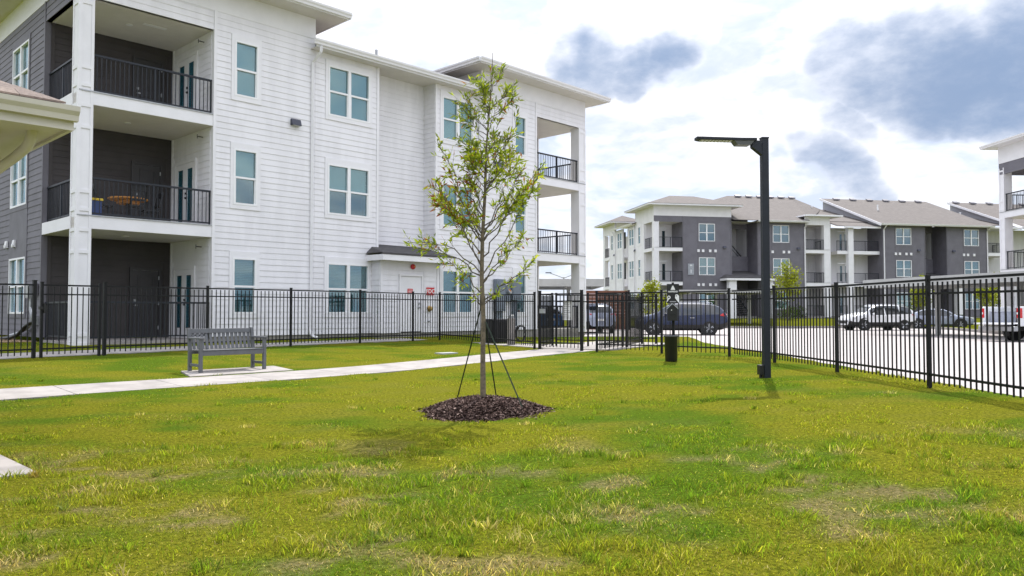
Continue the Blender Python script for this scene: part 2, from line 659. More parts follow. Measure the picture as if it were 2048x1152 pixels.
def leafy(name, trans=.35, rough=.55):
    m = bpy.data.materials.new(name)
    m.use_nodes = True
    q = NG(m.node_tree)
    b = m.node_tree.nodes['Principled BSDF']
    at = q.n('ShaderNodeAttribute', attribute_name='Col')
    q.put(b.inputs['Base Color'], at.outputs[0])
    b.inputs['Roughness'].default_value = rough
    b.inputs['Specular IOR Level'].default_value = .03
    tl = q.n('ShaderNodeBsdfTranslucent', {0: q.vmath('MULTIPLY', at.outputs[0], (1.5, 1.55, .8))})
    mx = q.n('ShaderNodeMixShader', {0: trans, 1: b.outputs[0], 2: tl})
    q.put(m.node_tree.nodes['Material Output'].inputs[0], mx)
    return m


TURF = turf_mat()
BLADE = leafy('grass_blades', .5)
LEAF = leafy('tree_leaves', .40)


def axis(dense0, dense1, step, lo, hi):
    a = list(np.arange(dense0, dense1 + 1e-6, step))
    s = step
    x = dense1
    while x < hi:
        s *= 1.18
        x += s
        a.append(min(x, hi))
    s = step
    x = dense0
    while x > lo:
        s *= 1.18
        x -= s
        a.insert(0, max(x, lo))
    return np.array(a)


xs = axis(-9.5, 7.6, .12, -900, 900)
ys = axis(2.4, 23, .13, -60, 1500)
GX, GY = np.meshgrid(xs, ys)
GZ = gz(GX, GY) + (fbm(GX * 2.2, GY * 2.2, 5, 3) - .5) * .035 * (GY < 30)
for poly, drop in ((PATHPOLY, .05), (PAD, .05), (SLABPOLY, .06), (WALK, .05), (VEST, .05)):
    GZ = np.where(inpoly(GX, GY, poly), gz(GX, GY) - drop, GZ)
GZ = np.where(inpoly(GX, GY, LOT), .05, GZ)
nx, ny = len(xs), len(ys)
idx = np.arange(nx * ny).reshape(ny, nx)
quads = np.stack([idx[:-1, :-1], idx[:-1, 1:], idx[1:, 1:], idx[1:, :-1]], -1).reshape(-1, 4)
gcol, _, _ = lawn_colour(GX.ravel(), GY.ravel())
ground = np_mesh('ground', np.stack([GX, GY, GZ], -1).reshape(-1, 3), quads.ravel(), np.full(len(quads), 4), TURF, col=gcol, smooth=True)
tag(ground, kind='structure')


# ------------------------------------------------------------------ paving
def strip_panels(parent, near, far, per, name, m, lift=.006, gap=.012):
    n = len(near)
    i = 0
    while i < n - 1:
        j = min(i + per, n - 1)
        a0, a1 = near[i], far[i]
        mb = MB()
        rows = []
        for k in range(i, j + 1):
            a, b = np.array(near[k]), np.array(far[k])
            if k == i and i > 0:
                a = a + (np.array(near[k + 1]) - a) * (gap / np.hypot(*(np.array(near[k + 1]) - a)))
                b = b + (np.array(far[k + 1]) - b) * (gap / np.hypot(*(np.array(far[k + 1]) - b)))
            rows.append((a, b))
        for (a, b) in rows:
            for t in (0, .5, 1):
                p = a + (b - a) * t
                z = gzf(*p)
                mb.v += [(p[0], p[1], z + lift), (p[0], p[1], z - .10)]
        R_ = len(rows)
        for k in range(R_ - 1):
            for t in range(2):
                o = k * 6 + t * 2
                mb.f.append((o, o + 2, o + 8, o + 6))
            o = k * 6
            mb.f.append((o, o + 6, o + 7, o + 1))
            mb.f.append((o + 4, o + 5, o + 11, o + 10))
        e = (R_ - 1) * 6
        mb.f.append((0, 1, 3, 2)); mb.f.append((2, 3, 5, 4))
        mb.f.append((e, e + 2, e + 3, e + 1)); mb.f.append((e + 2, e + 4, e + 5, e + 3))
        mb.build(name, m, parent)
        i = j


path = tag(empty('path'), kind='structure')
strip_panels(path, PNr, PFr, 6, 'paving_slab', CONC)
mb = MB()
zb = .196
mb.prism([(x, y, gzf(x, y) - .1) for x, y in PAD], (0, 0, .108))
mb.build('bench_pad', CONC, path)
walk = tag(empty('sidewalk'), kind='structure')
wn = [F0 + FD * t + FNV * .25 for t in np.linspace(-12, 10.6, 46)]
wf = [F0 + FD * t + FNV * 1.5 for t in np.linspace(-12, 10.6, 46)]
strip_panels(walk, wn, wf, 3, 'paving_slab', CONC, lift=.006)
mb = MB()
mb.prism([(x, y, .20) for x, y in VEST], (0, 0, .125))
tag(mb.build('gate_pavement', CONC), kind='structure')
# pavilion floor slab
mb = MB()
mb.prism([(x, y, -.1) for x, y in SLABPOLY], (0, 0, .155))
tag(mb.build('patio', CONC, bevel=.008), kind='structure')


def lot_mat():
    m = bpy.data.materials.new('parking_concrete')
    m.use_nodes = True
    q = NG(m.node_tree)
    b = m.node_tree.nodes['Principled BSDF']
    geo = q.n('ShaderNodeNewGeometry')
    p = geo.outputs['Position']
    bk = q.n('ShaderNodeTexBrick', {'Vector': p, 'Color1': (.335, .305, .30, 1), 'Color2': (.31, .285, .28, 1), 'Mortar': (.17, .16, .155, 1),
                                   'Scale': 1.0, 'Mortar Size': .012, 'Brick Width': 4.5, 'Row Height': 4.5, 'Bias': 0.0}, offset=0.0)
    nz = q.noise(p, .6, 6, .6)
    tyre = q.noise(q.vmath('MULTIPLY', p, (.08, 1.6, 1)), 1.0, 4, .6)
    c = q.mix(q.math('MULTIPLY', q.ramp(nz, .4, .7), .3), bk.outputs[0], (.28, .26, .25, 1))
    c = q.mix(q.math('MULTIPLY', q.ramp(tyre, .55, .75), .22), c, (.22, .21, .20, 1))
    q.put(b.inputs['Base Color'], c)
    b.inputs['Roughness'].default_value = .85
    return m


mb = MB()
mb.poly([(x, y, .125) for x, y in LOT])
tag(mb.build('parking_lot', lot_mat()), kind='structure')
# planted island and far bank in front of the grey building
BANK = [(9.5, 58), (22, 58.5), (31, 60), (29.5, 52), (26.4, 42.5), (26.5, 33), (30, 30), (90, 30), (90, 62), (-60, 62), (-60, 59.2), (9.5, 59.2)]
mb = MB()
mb.poly([(x, y, .27) for x, y in BANK])
mb.poly([(-60, 62, .27), (90, 62, .27), (90, 69, .74), (-60, 69, .74)])
mb.poly([(-60, 69, .74), (90, 69, .74), (90, 140, .74), (-60, 140, .74)])
bank = mb.build('grass_bank', TURF)
at = bank.data.attributes.new('Col', 'FLOAT_COLOR', 'POINT')
for d in at.data:
    d.color = (.13, .14, .015, 1)
tag(bank, kind='structure')
mb = MB()
for i in range(6):
    (x0, y0), (x1, y1) = BANK[i], BANK[i + 1]
    d = np.array([x1 - x0, y1 - y0]); d /= np.hypot(*d)
    nn = np.array([-d[1], d[0]])
    mb.wbox(((x0, y0), tuple(d), tuple(nn)), 0, math.hypot(x1 - x0, y1 - y0), .10, .285, -.15, .02)
tag(mb.build('kerb', CONC), kind='structure')

# ------------------------------------------------------------------ building kit
BOARDS = {}                                       # how many boards each building got as single parts


def cut(a0, a1, blocks):
    segs = [(a0, a1)]
    for b0, b1 in blocks:
        ns = []
        for s0, s1 in segs:
            if b1 <= s0 or b0 >= s1:
                ns.append((s0, s1))
            else:
                if b0 > s0:
                    ns.append((s0, b0))
                if b1 < s1:
                    ns.append((b1, s1))
        segs = ns
    return [q for q in segs if q[1] - q[0] > .01]


def window(root, F, a0, a1, z0, z1, double, near=True, case=None, case_mat=None, blind=1.0, blind_mat=None):
    f = MB()
    fw = .055
    zc = (z0 + z1) / 2 - .02
    f.wbox(F, a0, a0 + fw, z0, z1, -.05, .045)
    f.wbox(F, a1 - fw, a1, z0, z1, -.05, .045)
    f.wbox(F, a0 + fw, a1 - fw, z0, z0 + fw, -.05, .045)
    f.wbox(F, a0 + fw, a1 - fw, z1 - fw, z1, -.05, .045)
    cols = [(a0 + fw, a1 - fw)]
    if double:
        m = (a0 + a1) / 2
        f.wbox(F, m - .055, m + .055, z0 + fw, z1 - fw, -.05, .042)
        cols = [(a0 + fw, m - .055), (m + .055, a1 - fw)]
    for c0, c1 in cols:
        f.wbox(F, c0, c1, zc - .03, zc + .03, -.045, .030)
        if near:                                    # lower sash stiles
            f.wbox(F, c0, c0 + .03, z0 + fw, zc - .03, -.045, .018)
            f.wbox(F, c1 - .03, c1, z0 + fw, zc - .03, -.045, .018)
    wn_ = f.build('window', VINYL, root)
    for c0, c1 in cols:
        for q0, q1 in ((z0 + fw, zc - .03), (zc + .03, z1 - fw)):
            p = MB()
            p.wbox(F, c0, c1, q0, q1, -.032, -.026)
            p.build('pane', GLASS if near else FARGLASS, wn_)
    b = MB()
    if blind > 0:
        bz0 = z1 - (z1 - z0) * blind
        if near:
            z = z1 - .07
            while z > bz0 + .05:
                b.wbox(F, a0 + .06, a1 - .06, z - .042, z, -.118, -.112, top=(-.086, -.080))
                z -= .05
            b.wbox(F, a0 + .06, a1 - .06, z1 - .10, z1 - .055, -.13, -.08)
        else:
            b.wbox(F, a0 + .06, a1 - .06, bz0, z1 - .05, -.10, -.09)
        b.build('blind', blind_mat or BLIND, wn_)
    rm = MB()
    rm.wbox(F, a0 - .02, a1 + .02, z0 - .02, z1 + .02, -.42, -.40)
    rm.wbox(F, a0 - .02, a0 - .002, z0, z1, -.40, -.125)
    rm.wbox(F, a1 + .002, a1 + .02, z0, z1, -.40, -.125)
    rm.wbox(F, a0, a1, z0 - .02, z0 - .002, -.40, -.125)
    rm.wbox(F, a0, a1, z1 + .002, z1 + .02, -.40, -.125)
    rm.build('room_lining', ROOMD, wn_)
    if case:
        e0, e1, y0, y1 = case
        c = MB()
        c.wbox(F, e0, a0, y0, y1, 0, .036)
        c.wbox(F, a1, e1, y0, y1, 0, .036)
        if y1 > z1 + .005:
            c.wbox(F, a0, a1, z1, y1, 0, .036)
        if y0 < z0 - .005:
            c.wbox(F, a0, a1, y0, z0, 0, .036)
        c.build('window_casing', case_mat, wn_)
    return wn_


def wall(root, F, a0, a1, z0, z1, wins=(), holes=(), m=None, tm=None, near=True, single=False, exp=.18, ends=(True, True), boards=True, blinds=None, flat=()):
    """wall skin with openings, lap siding boards, corner boards and windows"""
    tm = tm or m
    tr = .10
    ops = [(w_[0], w_[1], w_[2], w_[3]) for w_ in wins] + list(holes)
    zc = sorted({z0, z1} | {min(max(o[2], z0), z1) for o in ops} | {min(max(o[3], z0), z1) for o in ops})
    sk = MB()
    for q0, q1 in zip(zc[:-1], zc[1:]):
        if q1 - q0 < 1e-4:
            continue
        blk = [(o[0], o[1]) for o in ops if o[2] < q1 - 1e-4 and o[3] > q0 + 1e-4]
        for s0, s1 in cut(a0, a1, blk):
            sk.wbox(F, s0, s1, q0, q1, -.12, 0)
    sk.build('wall', m, root)
    zones = []
    cases = []
    for o in list(wins):
        r0 = math.floor((o[2] - tr - z0) / exp + 1e-6)
        r1 = math.ceil((o[3] + tr - z0) / exp - 1e-6)
        c = (o[0] - tr, o[1] + tr, max(z0 + r0 * exp, z0), min(z0 + r1 * exp, z1))
        cases.append(c)
        zones.append(c)
    for o in holes:
        zones.append((o[0] - .08, o[1] + .08, o[2], o[3] + .09))
    for o in flat:
        zones.append(o)
    joined = MB()
    tb = .09
    b0 = a0 + (tb if ends[0] else 0)
    b1 = a1 - (tb if ends[1] else 0)
    if boards:
        n = int(math.ceil((z1 - z0) / exp - 1e-6))
        for r_ in range(n):
            q0 = z0 + r_ * exp
            q1 = min(q0 + exp, z1)
            blk = [(zz_[0], zz_[1]) for zz_ in zones if zz_[2] < q1 - .02 and zz_[3] > q0 + .02]
            for s0, s1 in cut(b0, b1, blk):
                wob = random.uniform(-.002, .002)
                if single and BOARDS.get(root.name, 0) < 300:
                    BOARDS[root.name] = BOARDS.get(root.name, 0) + 1
                    MB().wbox(F, s0 + .002, s1 - .002, q0, q1, 0, .019 + wob, top=(0, .006)).build('siding_board', m, root)
                else:
                    joined.wbox(F, s0 + .002, s1 - .002, q0, q1, 0, .019 + wob, top=(0, .006))
        if joined.v:
            tag(joined.build('siding', m, root), kind='stuff')
        cb = MB()
        if ends[0]:
            cb.wbox(F, a0, a0 + tb, z0, z1, 0, .036)
        if ends[1]:
            cb.wbox(F, a1 - tb, a1, z0, z1, 0, .036)
        if cb.v:
            cb.build('corner_board', tm, root)
    for o in flat:
        MB().wbox(F, o[0] + .004, o[1] - .004, o[2], o[3], 0, .026).build('wall_panel', tm, root)
    for i, o in enumerate(wins):
        bl = 1.0 if blinds is None else blinds[i % len(blinds)]
        window(root, F, *o[:5], near=near, case=cases[i], case_mat=tm, blind=bl, blind_mat=(BLIND2, BLIND, BLIND)[i % 3] if near else None)


def railing(root, F, a0, a1, zf, near=True, posts=1, mid=False):
    r_ = MB()
    r_.wbox(F, a0, a1, zf + 1.02, zf + 1.07, -.035, .035)
    r_.wbox(F, a0, a1, zf + .10, zf + .14, -.018, .018)
    if mid:
        r_.wbox(F, a0, a1, zf + .90, zf + .93, -.016, .016)
    for k in range(posts):
        p = a0 + (a1 - a0) * (k + 1) / (posts + 1)
        r_.wbox(F, p - .022, p + .022, zf + .0, zf + 1.02, -.022, .022)
    r_.wbox(F, a0, a0 + .03, zf + .0, zf + 1.02, -.02, .02)
    r_.wbox(F, a1 - .03, a1, zf + .0, zf + 1.02, -.02, .02)
    ro = r_.build('railing', RAIL, root)
    n = int((a1 - a0) / .112)
    if near:
        b = mesh_of(MB().box(-.0085, .0085, -.0085, .0085, 0, .88), 'baluster', RAIL)
        for k in range(1, n):
            a = a0 + (a1 - a0) * k / n
            inst('baluster', b, ro, (F[0][0] + F[1][0] * a, F[0][1] + F[1][1] * a, zf + .14))
    else:
        b = MB()
        for k in range(1, n):
            a = a0 + (a1 - a0) * k / n
            b.wbox(F, a - .009, a + .009, zf + .14, zf + 1.02, -.009, .009)
        tag(b.build('balusters', RAIL, ro), kind='stuff')
    return ro


def french_door(root, F, a0, a1, zf, near=True, m=None):
    """two leaf glazed door"""
    top = zf + 2.08
    f = MB()
    f.wbox(F, a0, a0 + .09, zf, top + .09, 0, .045)
    f.wbox(F, a1 - .09, a1, zf, top + .09, 0, .045)
    f.wbox(F, a0 + .09, a1 - .09, top, top + .09, 0, .045)
    f.wbox(F, a0 + .09, a1 - .09, zf, zf + .04, 0, .045)
    fo = f.build('door', m or WTRIM, root)
    MB().wbox(F, a0 - .05, a1 + .05, zf, top + .1, -.16, -.125).build('room_lining', ROOMD, fo)
    mid = (a0 + a1) / 2
    for c0, c1, side in ((a0 + .095, mid - .004, 1), (mid + .004, a1 - .095, 0)):
        l = MB()
        st = .15
        l.wbox(F, c0, c0 + st, zf + .045, top - .005, 0, .03)
        l.wbox(F, c1 - st, c1, zf + .045, top - .005, 0, .03)
        l.wbox(F, c0 + st, c1 - st, zf + .045, zf + .30, 0, .03)
        l.wbox(F, c0 + st, c1 - st, top - .18, top - .005, 0, .03)
        l.build('door_leaf', m or WTRIM, fo)
        MB().wbox(F, c0 + st, c1 - st, zf + .30, top - .18, .012, .016).build('pane', DOORGL, fo)
        b = MB()
        if near:
            z = top - .20
            while z > zf + .34:
                b.wbox(F, c0 + st, c1 - st, z - .03, z, .001, .004, top=(.006, .009))
                z -= .04
            b.build('blind', BLIND, fo)
        if near and side:
            h = MB()
            for hz in (zf + .98, zf + 1.12):
                h.wbox(F, c1 - .09, c1 - .05, hz, hz + .06, .03, .06)
            h.wbox(F, c1 - .16, c1 - .06, zf + 1.0, zf + 1.025, .06, .08)
            h.build('door_handle', BLACKP, fo)
    return fo


def panel_door(root, F, a0, a1, zf, m, knob=None, left=True):
    top = zf + 2.06
    f = MB()
    f.wbox(F, a0, a0 + .08, zf, top + .08, 0, .05)
    f.wbox(F, a1 - .08, a1, zf, top + .08, 0, .05)
    f.wbox(F, a0 + .08, a1 - .08, top, top + .08, 0, .05)
    fo = f.build('door', m, root)
    d = MB()
    d.wbox(F, a0 + .085, a1 - .085, zf + .02, top - .005, -.03, .026)
    do = d.build('door_leaf', m, fo)
    p = MB()
    for q0, q1 in ((zf + .22, zf + .95), (zf + 1.15, zf + 1.92)):
        i0, i1 = a0 + .24, a1 - .24
        for (x0, x1, y0, y1) in ((i0, i0 + .03, q0, q1), (i1 - .03, i1, q0, q1), (i0 + .03, i1 - .03, q0, q0 + .03), (i0 + .03, i1 - .03, q1 - .03, q1)):
            p.wbox(F, x0, x1, y0, y1, .026, .044)
    p.build('door_moulding', m, fo)
    k = MB()
    ka = a0 + .15 if left else a1 - .15
    k.wbox(F, ka - .03, ka + .03, zf + 1.10, zf + 1.17, .026, .05)
    k.wbox(F, ka - .03, ka + .07, zf + .97, zf + 1.01, .026, .075)
    k.build('door_handle', knob or GALV, fo)
    h = MB()
    ha = a1 - .083 if left else a0 + .083
    for hz in (.25, 1.0, 1.78):
        h.wbox(F, ha - .016, ha + .016, zf + hz, zf + hz + .11, .026, .058)
    h.build('hinge', GALV, fo)
    return fo


def gutter(root, F, a0, a1, z, m=None, n0=0.0, k=1.0):
    """ogee gutter with fascia along a frame"""
    (ox, oy), (dx, dy), (nx, ny) = F
    prof = [(0, -.16), (.075, -.16), (.09, -.10), (.125, -.055), (.135, 0), (.12, 0), (.0, -.02)]
    prof = [(p_ * k, q_ * k) for p_, q_ in prof]
    P = lambda a, n, h: (ox + dx * a + nx * (n0 + n), oy + dy * a + ny * (n0 + n), z + h)
    mb = MB()
    mb.prism([P(a0, n, h) for n, h in prof], (dx * (a1 - a0), dy * (a1 - a0), 0))
    return mb.build('gutter', m or WTRIM, root)


def hip_roof(root, x0, x1, y0, y1, z, rise, m, name='roof', th=.05):
    """hip roof over a rectangle with thickness, UVs for the shingles"""
    w_, d_ = x1 - x0, y1 - y0
    h = min(w_, d_) / 2
    if w_ >= d_:
        r0, r1 = (x0 + h, (y0 + y1) / 2), (x1 - h, (y0 + y1) / 2)
    else:
        r0, r1 = ((x0 + x1) / 2, y0 + h), ((x0 + x1) / 2, y1 - h)
    A, B, C, D_ = (x0, y0, z), (x1, y0, z), (x1, y1, z), (x0, y1, z)
    E_, F_ = (*r0, z + rise), (*r1, z + rise)
    mb = MB()
    if w_ >= d_:
        for p in ((A, B, F_, E_), (B, C, F_), (C, D_, E_, F_), (D_, A, E_)):
            mb.poly(p)
    else:
        for p in ((A, B, E_), (B, C, F_, E_), (C, D_, F_), (D_, A, E_, F_)):
            mb.poly(p)
    mb.poly((D_, C, B, A))
    return mb.build(name, m, root, uvz=True)


def downspout(root, pts, w_=.085, m=None, name='downspout'):
    mb = MB()
    mb.tube(pts, w_ * .62, seg=4)
    return mb.build(name, m or WTRIM, root)


def wall_lamp(root, F, a, z, near=True):
    o = MB().wbox(F, a - .16, a + .16, z - .10, z + .10, .03, .17, top=(.03, .10)).build('wall_light', mat('fixture_navy', (.03, .033, .055), .45), root)
    MB().wbox(F, a - .12, a + .12, z - .112, z - .101, .05, .15).build('lens', LENS, o)
    return o


FL_FRONT = lambda y=0: ((0, y), (1, 0), (0, -1))
FL_LEFT = lambda x: ((x, 0), (0, 1), (-1, 0))
FL_RIGHT = lambda x: ((x, 0), (0, 1), (1, 0))

# ------------------------------------------------------------------ white apartment block
wb = empty('apartment_building', (QW[0], QW[1], 0), AW,
           'long three storey white clapboard apartment block with corner balconies and charcoal end wall', 'building')
FLR = [.53, 3.78, 7.03]
A = FL_FRONT(0)
W1 = [(3.87, 4.63, f + .73, f + 2.40, False) for f in FLR]
W2 = [(7.10, 8.75, f + .73, f + 2.39, True) for f in FLR]
W3 = [(12.03, 13.62, f + .73, f + 2.36, True) for f in FLR]
W4 = [(15.92, 16.62, f + .73, f + 2.36, False) for f in FLR]
wall(wb, A, 3.23, 6.62, .60, 10.14, W1, m=WHITE, tm=WTRIM, single=True, ends=(True, False), blinds=[1, .52, 1])
wall(wb, A, 6.62, 9.14, .60, 9.78, W2, m=WHITE, tm=WTRIM, single=True, ends=(False, True), blinds=[1, .55, 1])
wall(wb, FL_FRONT(.65), 9.02, 11.70, .60, 9.78, m=WHITE, tm=WTRIM, single=True, ends=(False, False))
wall(wb, FL_LEFT(11.70), 0, .65, .60, 9.78, m=WHITE, tm=WTRIM, ends=(False, False))
wall(wb, A, 11.70, 14.05, .60, 9.78, W3, m=WHITE, tm=WTRIM, ends=(True, False))
wall(wb, A, 14.05, 17.29, .60, 10.14, W4, m=WHITE, tm=WTRIM, ends=(False, True))
wall(wb, A, -.36, 3.23, 9.57, 10.14, m=WHITE, tm=WTRIM, single=True, ends=(False, False))
wall(wb, A, 17.29, 20.56, 9.57, 10.14, m=WHITE, tm=WTRIM, ends=(False, False))
# friezes over the towers
for x0, x1 in ((-.36, 6.62), (14.05, 20.56)):
    fr = MB()
    fr.box(x0, x1, -.02, .12, 10.14, 10.80)
    fr.box(x0 - .02, x0 + .12, .12, 9.0, 10.14, 10.80)
    fr.box(x1 - .12, x1 + .02, .12, 9.0, 9.5 if x1 < 10 else 10.14, 10.80)
    fr.build('frieze', WTRIM, wb)
MB().box(14.03, 14.15, .12, 9, 9.5, 10.14).build('wall', WTRIM, wb)
# foundation
fb = MB()
fb.box(3.25, 20.5, .03, 2.0, -.1, .60)
fb.box(-.30, 3.25, .06, 13, -.1, .44)
fb.build('foundation', FOUND, wb)
# charcoal end wall
SW = [(4.36, 6.06, f + .73, f + 2.42, True) for f in FLR]
wall(wb, FL_LEFT(-.36), 2.80, 13.5, .60, 10.14, SW, m=GREY, tm=GTRIM, single=True, ends=(True, False), blinds=[1, .35, .3],
     flat=[(4.26, 6.16, f + 2.55, f + 3.86) for f in FLR[:2]])
wall(wb, FL_LEFT(-.36), 0, 2.80, 9.57, 10.14, m=GREY, tm=GTRIM, ends=(False, False))
MB().box(-.36, 20.5, 13.4, 13.5, .4, 10.8).build('wall', WHITE, wb)
MB().box(20.44, 20.56, 2.8, 13.4, .4, 10.8).build('wall', WHITE, wb)


def balcony(root, x0, x1, fl, depth, col, open_left, back_m, inner_m, near, dz=0.0, rear=True):
    """stack of three corner balconies; col = (c0, c1) of the corner column along x"""
    top = fl[2] + 2.54
    for i, f in enumerate(fl):
        s_ = MB()
        if i:
            s_.box(x0, x1, .025, depth, f - .30, f + .0)
            so_ = s_.build('balcony_slab', SOFFIT, root)
            e = MB()
            e.box(x0 + .002, x1 - .002, -.012, .025, f - .295, f + .03)
            xs_ = x0 if open_left else x1
            e.box(xs_ - .03, xs_ + .03, .4, depth - .01, f - .295, f + .03)
            e.build('slab_fascia', WTRIM, so_)
            MB().box(x0 + .01, x1 - .01, -.035, .018, f + .031, f + .062).build('slab_flashing', GALV, so_)
        else:
            MB().box(x0, x1, .03, depth, f - .25, f).build('balcony_slab', CONC, root)
        if open_left:
            railing(root, ((0, .10), (1, 0), (0, -1)), col[1], x1 - .01, f, near)
            railing(root, ((x0 + .12, 0), (0, 1), (-1, 0)), .46, depth, f, near)
        else:
            railing(root, ((0, .10), (1, 0), (0, -1)), x0 + .01, col[0], f, near)
            railing(root, ((x1 - .12, 0), (0, 1), (1, 0)), .46, depth, f, near)
    c = MB()
    c.box(x0, x1, .03, depth + .05, top, top + .08)
    c.build('balcony_ceiling', SOFFIT, root)
    k = MB()
    k.box(col[0], col[1], 0, .45, fl[0] - .1, top)
    ko = k.build('column', WTRIM, root)
    t_ = MB()
    zs = [fl[0] - .1, fl[0] + .15]
    for f in fl[1:]:
        zs += [f - .95, f - .38, f + .15, f + .62]
    zs.append(top - .22)
    w_ = col[1] - col[0]
    for cx0, cx1 in ((col[0], col[0] + .07), (col[1] - .07, col[1])):
        t_.box(cx0, cx1, -.022, 0, fl[0] - .1, top)
    for z in zs:
        t_.box(col[0] + .07, col[1] - .07, -.022, 0, z, z + .09)
    xa, xb = (col[0] - .022, col[0]) if open_left else (col[1], col[1] + .022)
    for y0_, y1_ in ((-.022, .07), (.38, .45)):
        t_.box(xa, xb, y0_, y1_, fl[0] - .1, top)
    for z in zs:
        t_.box(xa, xb, .07, .38, z, z + .09)
    t_.build('column_trim', WTRIM, ko)
    return top


TOPB = balcony(wb, -.36, 3.23, FLR, 2.80, (-.36, 0.0), True, GREY, WHITE, True)
balcony(wb, 17.29, 20.56, FLR, 2.80, (20.10, 20.56), False, GREY, WHITE, True)
for i, f in enumerate(FLR):
    zt = (FLR[i + 1] - .30) if i < 2 else TOPB
    # back walls and inner walls of the left balconies
    wall(wb, FL_FRONT(2.80), -.24, 3.23, f, zt, m=GREY_SHADED, tm=GREY_SHADED, holes=[(1.99, 2.93, f, f + 2.14)], ends=(True, False))
    panel_door(wb, FL_FRONT(2.80), 1.99, 2.93, f, SLATE)
    wall(wb, FL_LEFT(3.23), .13, 2.78, f, zt, m=WHITE, tm=WTRIM, holes=[(1.02, 2.52, f, f + 2.17)], ends=(False, True))
    french_door(wb, FL_LEFT(3.23), 1.02, 2.52, f)
    MB().wbox(FL_LEFT(3.24), 1.0, 2.55, f, f + 2.2, -.30, -.15).build('room_lining', ROOMD, wb)
    wall(wb, FL_FRONT(2.80), 17.40, 20.44, f, zt, m=GREY_SHADED, tm=GREY_SHADED, holes=[(17.6, 18.55, f, f + 2.14)], ends=(True, True))
    panel_door(wb, FL_FRONT(2.80), 17.6, 18.55, f, SLATE)
    MB().box(17.29, 17.40, .13, 2.9, f, zt).build('wall', WHITE, wb)
    # ceiling lamp discs and sprinkler heads
    MB().lathe((1.35, 1.35, zt - .022), [(.09, .02), (.09, .0)], 20).build('ceiling_light', WTRIM, wb)
    sp = MB()
    sp.tube([(3.19, .55, zt - .25), (3.02, .55, zt - .25)], .014, 6)
    sp.tube([(3.02, .55, zt - .19), (3.02, .55, zt - .31)], .010, 6)
    sp.tube([(3.05, .49, zt - .25), (3.05, .61, zt - .25)], .008, 6)
    sp.build('sprinkler_head', BLACKP, wb)
MB().box(1.6, 2.25, .9, 1.05, TOPB - .015, TOPB - .002).build('ceiling_vent', WTRIM, wb)
# tower roofs with eaves
for x0, x1 in ((-.36, 6.62), (14.05, 20.56)):
    e = MB()
    e.box(x0 - .72, x1 + .72, -.72, 9.6, 10.80, 10.83)
    eo = e.build('soffit', SOFFIT, wb)
    ro = hip_roof(wb, x0 - .78, x1 + .78, -.78, 9.7, 10.98, 1.2, SHING)
    fa = MB()
    for bx in ((x0 - .76, x1 + .76, -.76, -.72), (x0 - .76, x1 + .76, 9.6, 9.64), (x0 - .76, x0 - .72, -.72, 9.6), (x1 + .72, x1 + .76, -.72, 9.6)):
        fa.box(*bx, 10.79, 10.96)
    fa.build('fascia', WTRIM, ro)
    gutter(ro, ((0, -.76), (1, 0), (0, -1)), x0 - .80, x1 + .80, 10.985)
    gutter(ro, ((x0 - .76, 0), (0, 1), (-1, 0)), -.80, 9.7, 10.985)
    gutter(ro, ((x1 + .76, 0), (0, 1), (1, 0)), -.80, 9.7, 10.985)
# middle roof
mr = MB()
mr.slab([(6.62, -.42, 9.98), (14.05, -.42, 9.98), (14.05, 6.8, 12.1), (6.62, 6.8, 12.1)], .06)
mr.slab([(6.62, 6.8, 12.1), (14.05, 6.8, 12.1), (14.05, 14, 9.98), (6.62, 14, 9.98)], .06)
mro = mr.build('roof', SHING, wb, uvz=True)
MB().box(6.45, 14.03, -.40, .75, 9.78, 9.80).build('soffit', SOFFIT, wb)
MB().box(6.40, 13.6, -.43, -.40, 9.77, 9.95).build('fascia', WTRIM, mro)
gutter(mro, ((0, -.43), (1, 0), (0, -1)), 6.30, 13.65, 9.99)
MB().lathe((10.2, 1.6, 10.5), [(.05, 0), (.05, .55)], 10).build('vent_pipe', GALV, mro)
downspout(wb, [(6.55, -.47, 9.80), (6.55, -.45, 9.62), (6.50, -.06, 9.35), (6.50, -.06, .75), (6.50, -.16, .55), (6.50, -.45, .50)])
downspout(wb, [(13.9, -.47, 9.80), (13.9, -.40, 9.6), (13.95, -.06, 9.35), (13.95, -.06, .7)])
wall_lamp(wb, A, 5.89, 7.29)
wall_lamp(wb, A, 14.95, 7.2)
# utility room with the red bell
BF = FL_FRONT(-.50)
wall(wb, BF, 8.87, 11.45, .60, 3.20, m=WHITE, tm=WTRIM, holes=[(9.70, 10.68, .60, 2.58)], ends=(True, True))
wall(wb, FL_LEFT(8.87), -.49, 0, .60, 3.20, m=WHITE, tm=WTRIM, ends=(False, False))
MB().box(11.33, 11.45, -.49, .6, .6, 3.05).build('wall', WHITE, wb)
MB().box(8.9, 11.42, -.46, .5, 0, .60).build('foundation', FOUND, wb)
ud = MB().wbox(BF, 9.72, 10.66, .64, 2.56, -.04, .0).build('door', WTRIM, wb)
uf = MB()
uf.wbox(BF, 9.66, 9.72, .60, 2.63, -.05, .045)
uf.wbox(BF, 10.66, 10.72, .60, 2.63, -.05, .045)
uf.wbox(BF, 9.72, 10.66, 2.565, 2.63, -.05, .045)
uf.build('door_frame', WTRIM, ud)
h = MB()
h.lathe((10.56, -.52, 1.62), [(.035, 0), (.035, -.05)], 12, axis='y')
h.lathe((10.56, -.52, 1.48), [(.03, 0), (.03, -.06)], 12, axis='y')
h.wbox(BF, 10.46, 10.57, 1.47, 1.49, .06, .075)
h.build('door_handle', GALV, ud)
dsg = MB().wbox(BF, 10.04, 10.27, 1.94, 2.13, .003, .009).build('door_sign', REDS, ud)
tl_ = MB()
for k in range(3):
    tl_.wbox(BF, 10.075, 10.235, 1.975 + k * .05, 1.99 + k * .05, .009, .011)
